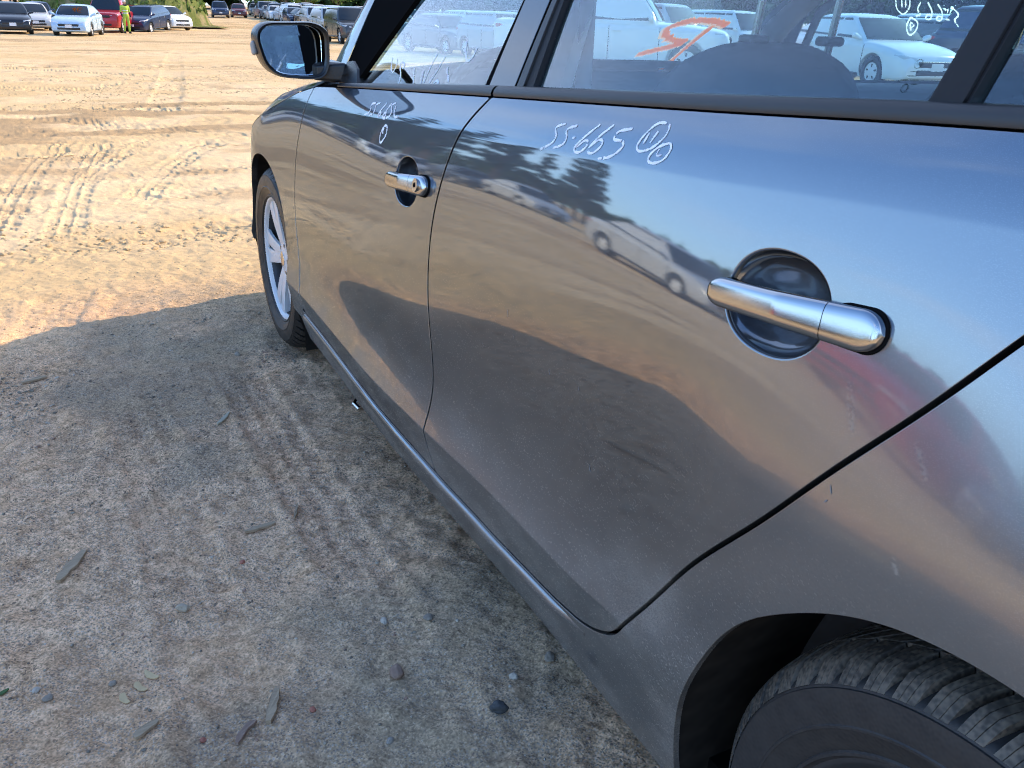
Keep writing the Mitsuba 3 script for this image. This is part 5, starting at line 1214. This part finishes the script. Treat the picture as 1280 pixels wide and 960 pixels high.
# ---------------------------------------------------------------- person in high-visibility clothes beside the red truck
B('hi_vis', two({'type': 'diffuse', 'reflectance': rgb(.40, .53, .09)})); B('skin', two({'type': 'diffuse', 'reflectance': rgb(.45, .27, .19)})); B('dark_cloth', two({'type': 'diffuse', 'reflectance': rgb(.03, .032, .04)})); B('cap_white', two({'type': 'diffuse', 'reflectance': rgb(.7, .7, .68)}))
def revolve_band(z):
    k = np.linspace(0, 2*math.pi, 30, endpoint=False)
    return loft([np.stack([.152*np.cos(k), .158*np.sin(k), np.full(30, z+d)], 1) for d in (-.022, .022)], closed=True)
def person(x, y, psi):
    key = thing('person', 'person in bright yellow-green workwear standing beside the red pickup truck', 'person')
    J = dict(pel=((0, 0, .98), .14), waist=((0, 0, 1.12), .125), chest=((.01, 0, 1.32), .145), neck=((.0, 0, 1.50), .055), shl=((0, .19, 1.42), .065), shr=((0, -.19, 1.42), .065), ell=((-.02, .25, 1.13), .045), elr=((-.02, -.25, 1.13), .045), wrl=((.08, .24, .90), .034), wrr=((.08, -.24, .90), .034),
             hil=((0, .09, .95), .095), hir=((0, -.09, .95), .095), knl=((.03, .11, .52), .062), knr=((.0, -.12, .52), .062), anl=((.0, .12, .10), .045), anr=((-.04, -.14, .10), .045), tol=((.13, .14, .035), .036), tor=((.09, -.16, .035), .036), hel=((-.04, .12, .04), .038), her=((-.08, -.14, .04), .038))
    def bones(bs, grow=1.0):
        m = m3.Manifold()
        for b in bs: m = m+m3.Manifold.batch_hull([m3.Manifold.sphere(J[j][1]*grow, 12).translate(list(J[j][0])) for j in b])
        q = m.refine_to_length(.05).to_mesh(); t = trimesh.Trimesh(q.vert_properties[:, :3], q.tri_verts); trimesh.smoothing.filter_taubin(t, iterations=6); return t
    all_ = [('pel', 'waist', 'hil', 'hir'), ('waist', 'chest'), ('chest', 'shl', 'shr', 'neck'), ('shl', 'ell'), ('shr', 'elr'), ('ell', 'wrl'), ('elr', 'wrr'), ('hil', 'knl'), ('hir', 'knr'), ('knl', 'anl'), ('knr', 'anr'), ('anl', 'tol', 'hel'), ('anr', 'tor', 'her')]
    body = bones(all_)
    head = cat([hull([((.0, 0, 1.66), .085), ((.015, 0, 1.62), .075), ((.02, 0, 1.57), .055)], 16), hull([((0, 0, 1.53), .05), ((0, 0, 1.60), .05)]), hull([((.105, 0, 1.625), .012), ((.085, 0, 1.66), .008)]), hull([((0, .088, 1.64), .012), ((0, .088, 1.67), .012)]), hull([((0, -.088, 1.64), .012), ((0, -.088, 1.67), .012)])])
    hands = []
    for s in (1, -1):
        w = np.array([.09, .24*s, .86]); hands.append(hull([(w, .026), (w+[.01, 0, -.06], .030)]))
        for f_ in range(4): hands.append(hull([(w+[-.015+.013*f_+.01, 0, -.075], .009), (w+[-.01+.014*f_+.02, -.01*s, -.13+.008*abs(f_-1)], .007)], 8))
        hands.append(hull([(w+[.03, 0, -.02], .011), (w+[.055, -.01*s, -.075], .009)], 8))
    M = T().translate([x, y, gz(x, y)-.005]).rotate([0, 0, 1], psi)
    cap = hull([((0, 0, 1.70), .093), ((-.01, 0, 1.72), .088), ((.14, 0, 1.70), .012)], 16)
    trous = bones([('pel', 'hil', 'hir'), ('hil', 'knl'), ('hir', 'knr'), ('knl', 'anl'), ('knr', 'anr')], 1.10)
    vest = bones([('pel', 'waist'), ('waist', 'chest'), ('chest', 'shl', 'shr'), ('shl', 'ell'), ('shr', 'elr')], 1.10)
    for n_, m_, b_ in (('body', cat([body]), 'dark_cloth'), ('head', head, 'skin'), ('hands', cat(hands), 'skin'), ('cap', cap, 'cap_white'), ('trousers', trous, 'hi_vis'), ('jacket', vest, 'hi_vis'), ('reflective_stripe', cat([revolve_band(z_) for z_ in (1.08, 1.22)]), 'cap_white')):
        k_ = f'{key}__{n_}'; scene[k_] = mikit.ply(m_, b_, 50, to_world=M)
person(56.8, -2.75, 200)

# ---------------------------------------------------------------- single stones, chips and scraps on the ground
B('wood_grey', two({'type': 'diffuse', 'reflectance': P(lambda p, n, uv: mix((.31, .215, .135), (.47, .345, .23), fbm(p.x*220, p.y*60, p.z*60, 3)))}))
B('husk', two({'type': 'diffuse', 'reflectance': rgb(.62, .44, .24)})); B('pale_chip', two({'type': 'diffuse', 'reflectance': rgb(.46, .40, .29)}))
def stone_bsdf(n_, a, b):
    B(n_, two({'type': 'diffuse', 'reflectance': P(lambda p, n, uv: mix(a, b, fbm(p.x*120, p.y*120, p.z*120, 3)))}))
stone_bsdf('stone_tan', (.36, .28, .20), (.55, .45, .33)); stone_bsdf('stone_rust', (.24, .15, .11), (.36, .25, .19)); stone_bsdf('stone_black', (.045, .044, .044), (.12, .115, .11)); stone_bsdf('stone_grey', (.24, .19, .145), (.38, .31, .24)); stone_bsdf('stone_blue', (.25, .215, .18), (.38, .33, .28)); stone_bsdf('stone_red', (.32, .11, .075), (.46, .20, .14)); stone_bsdf('stone_pale', (.42, .35, .27), (.56, .47, .37))
def pebble(x, y, r, mat_, seed, label, flat=.7):
    m = stone(r, seed, flat, 3); m.apply_translation([x, y, gz(x, y)+r*flat*.45]); k = put('stone', m, mat_, smooth=True); labels[k] = dict(label=label, category='stone')
pebble(1.255, 1.378, .0135, 'stone_tan', 3, 'round tan stone lying alone in the middle of the shaded ground', .9)
pebble(.902, 1.050, .0150, 'stone_rust', 5, 'round rusty brown stone nearest the bottom of the picture', .9)
pebble(.737, .923, .0145, 'stone_black', 8, 'black rough stone close to the sill near the bottom edge', .9)
pebble(.814, .777, .0110, 'stone_grey', 9, 'grey stone beside the sill, under the rear door')
pebble(.757, 1.113, .0075, 'stone_blue', 12, 'small bluish stone at the bottom edge of the picture')
pebble(.874, 1.213, .0062, 'stone_red', 14, 'small red pebble near the bottom, right of the flat grey chip')
pebble(.891, 1.393, .0060, 'stone_red', 17, 'small red pebble near the bottom left, beside the brown bark piece')
pebble(1.096, 1.518, .0070, 'stone_grey', 19, 'small dark stone left of the dry husk')
pebble(1.100, 1.620, .0085, 'stone_grey', 21, 'dark stone in the gritty patch at the left edge')
pebble(1.36, 1.24, .0060, 'stone_red', 23, 'small red pebble in the middle of the grit')
pebble(1.02, .94, .0115, 'stone_grey', 27, 'light grey stone between the rusty stone and the sill', .5)
pebble(1.06, 1.02, .0105, 'stone_pale', 29, 'whitish flat stone above the rusty stone', .5)
pebble(.80, .86, .010, 'stone_pale', 33, 'pale pebble just above the black rough stone')
pebble(2.62, 1.02, .013, 'stone_grey', 35, 'dark clod beside the front tyre')
pebble(1.13, 1.64, .007, 'stone_pale', 39, 'pale pebble at the left edge of the picture')
def chip(name, a, b, w, th, mat_, label, cat_, seed, bend=0.0):
    a, b = np.array(a), np.array(b); g = np.random.default_rng(seed); d = b-a; L = np.linalg.norm(d); d /= L; o = np.array([-d[1], d[0]])
    n = 7; up_, dn_ = [], []
    for i in range(n):
        t = i/(n-1); ww = w/2*(1-.55*abs(2*t-1)**2.2)*g.uniform(.75, 1.2); c = a+(b-a)*t+o*bend*math.sin(t*3.1)
        up_.append(c+o*ww); dn_.append(c-o*ww)
    poly = np.vstack([up_, dn_[::-1]])
    m = trimesh.creation.extrude_polygon(sg.Polygon(poly).buffer(0), th, engine='earcut')
    c = (a+b)/2; m.vertices[:, 2] += np.array([gz(x, y) for x, y in m.vertices[:, :2]])*.5+gz(*c)*.5+.0025+th*.2*g.normal(size=len(m.vertices))*.3
    k = put(name, m, mat_, smooth=False); labels[k] = dict(label=label, category=cat_)
chip('wood_chip', (1.444, 1.599), (1.540, 1.545), .024, .006, 'wood_grey', 'flat grey wood chip at the far left of the shaded ground', 'wood chip', 1)
chip('wood_chip', (1.482, 1.212), (1.490, 1.140), .013, .006, 'wood_grey', 'grey wood chip lying crosswise in the middle of the shaded ground', 'wood chip', 2)
chip('twig', (1.486, 1.096), (1.551, 1.073), .007, .006, 'wood_grey', 'short dark twig right of the crosswise wood chip', 'twig', 3)
chip('wood_chip', (.872, 1.289), (.945, 1.258), .017, .008, 'wood_grey', 'grey wood chip standing lengthwise near the bottom edge', 'wood chip', 4)
chip('wood_chip', (.937, 1.494), (.957, 1.455), .017, .005, 'wood_grey', 'small grey wood chip in the bottom left corner', 'wood chip', 5)
chip('wood_chip', (2.637, 1.685), (2.660, 1.615), .016, .006, 'wood_grey', 'grey wood chip by the shadow edge at the left', 'wood chip', 6)
chip('bark', (.850, 1.345), (.888, 1.306), .012, .006, 'stone_rust', 'brown curled bark piece at the bottom edge', 'bark', 7, .006)
chip('splinter', (2.077, 1.176), (2.138, 1.132), .011, .005, 'pale_chip', 'pale wood splinter on the ground below the front door', 'splinter', 8)
for i, (x_, y_, l_) in enumerate([(1.095, 1.455, 'pale dry leaf scrap, upper one of the cluster at lower left'), (1.070, 1.478, 'pale dry leaf scrap, middle one of the cluster at lower left'), (1.045, 1.508, 'pale dry leaf scrap, lowest of the cluster at lower left')]):
    chip('dry_leaf', (x_-.014, y_-.012), (x_+.016, y_+.008-.006*i), .013, .002, 'husk', l_, 'leaf', 20+i, .004)
B('weed_green', two({'type': 'diffuse', 'reflectance': rgb(.09, .14, .06)}))
chip('green_leaf', (1.140, 1.700), (1.152, 1.682), .008, .002, 'weed_green', 'tiny green leaf at the left edge of the picture', 'leaf', 31)
k_ = thing('metal_clip', 'shiny bent metal clip on the ground under the sill', 'scrap metal')
put('ring', tube([(2.00, .775, .012), (2.02, .785, .022), (2.04, .77, .024), (2.045, .75, .014)], .007, 8), 'satin_chrome', k_)
put('ring', tube([(2.015, .755, .012), (2.035, .765, .024), (2.055, .75, .024), (2.06, .735, .012)], .006, 8), 'satin_chrome', k_)
put('stub', rbox((2.05, .725, .014), (.03, .03, .02), .005, 6), 'steel_dark', k_)
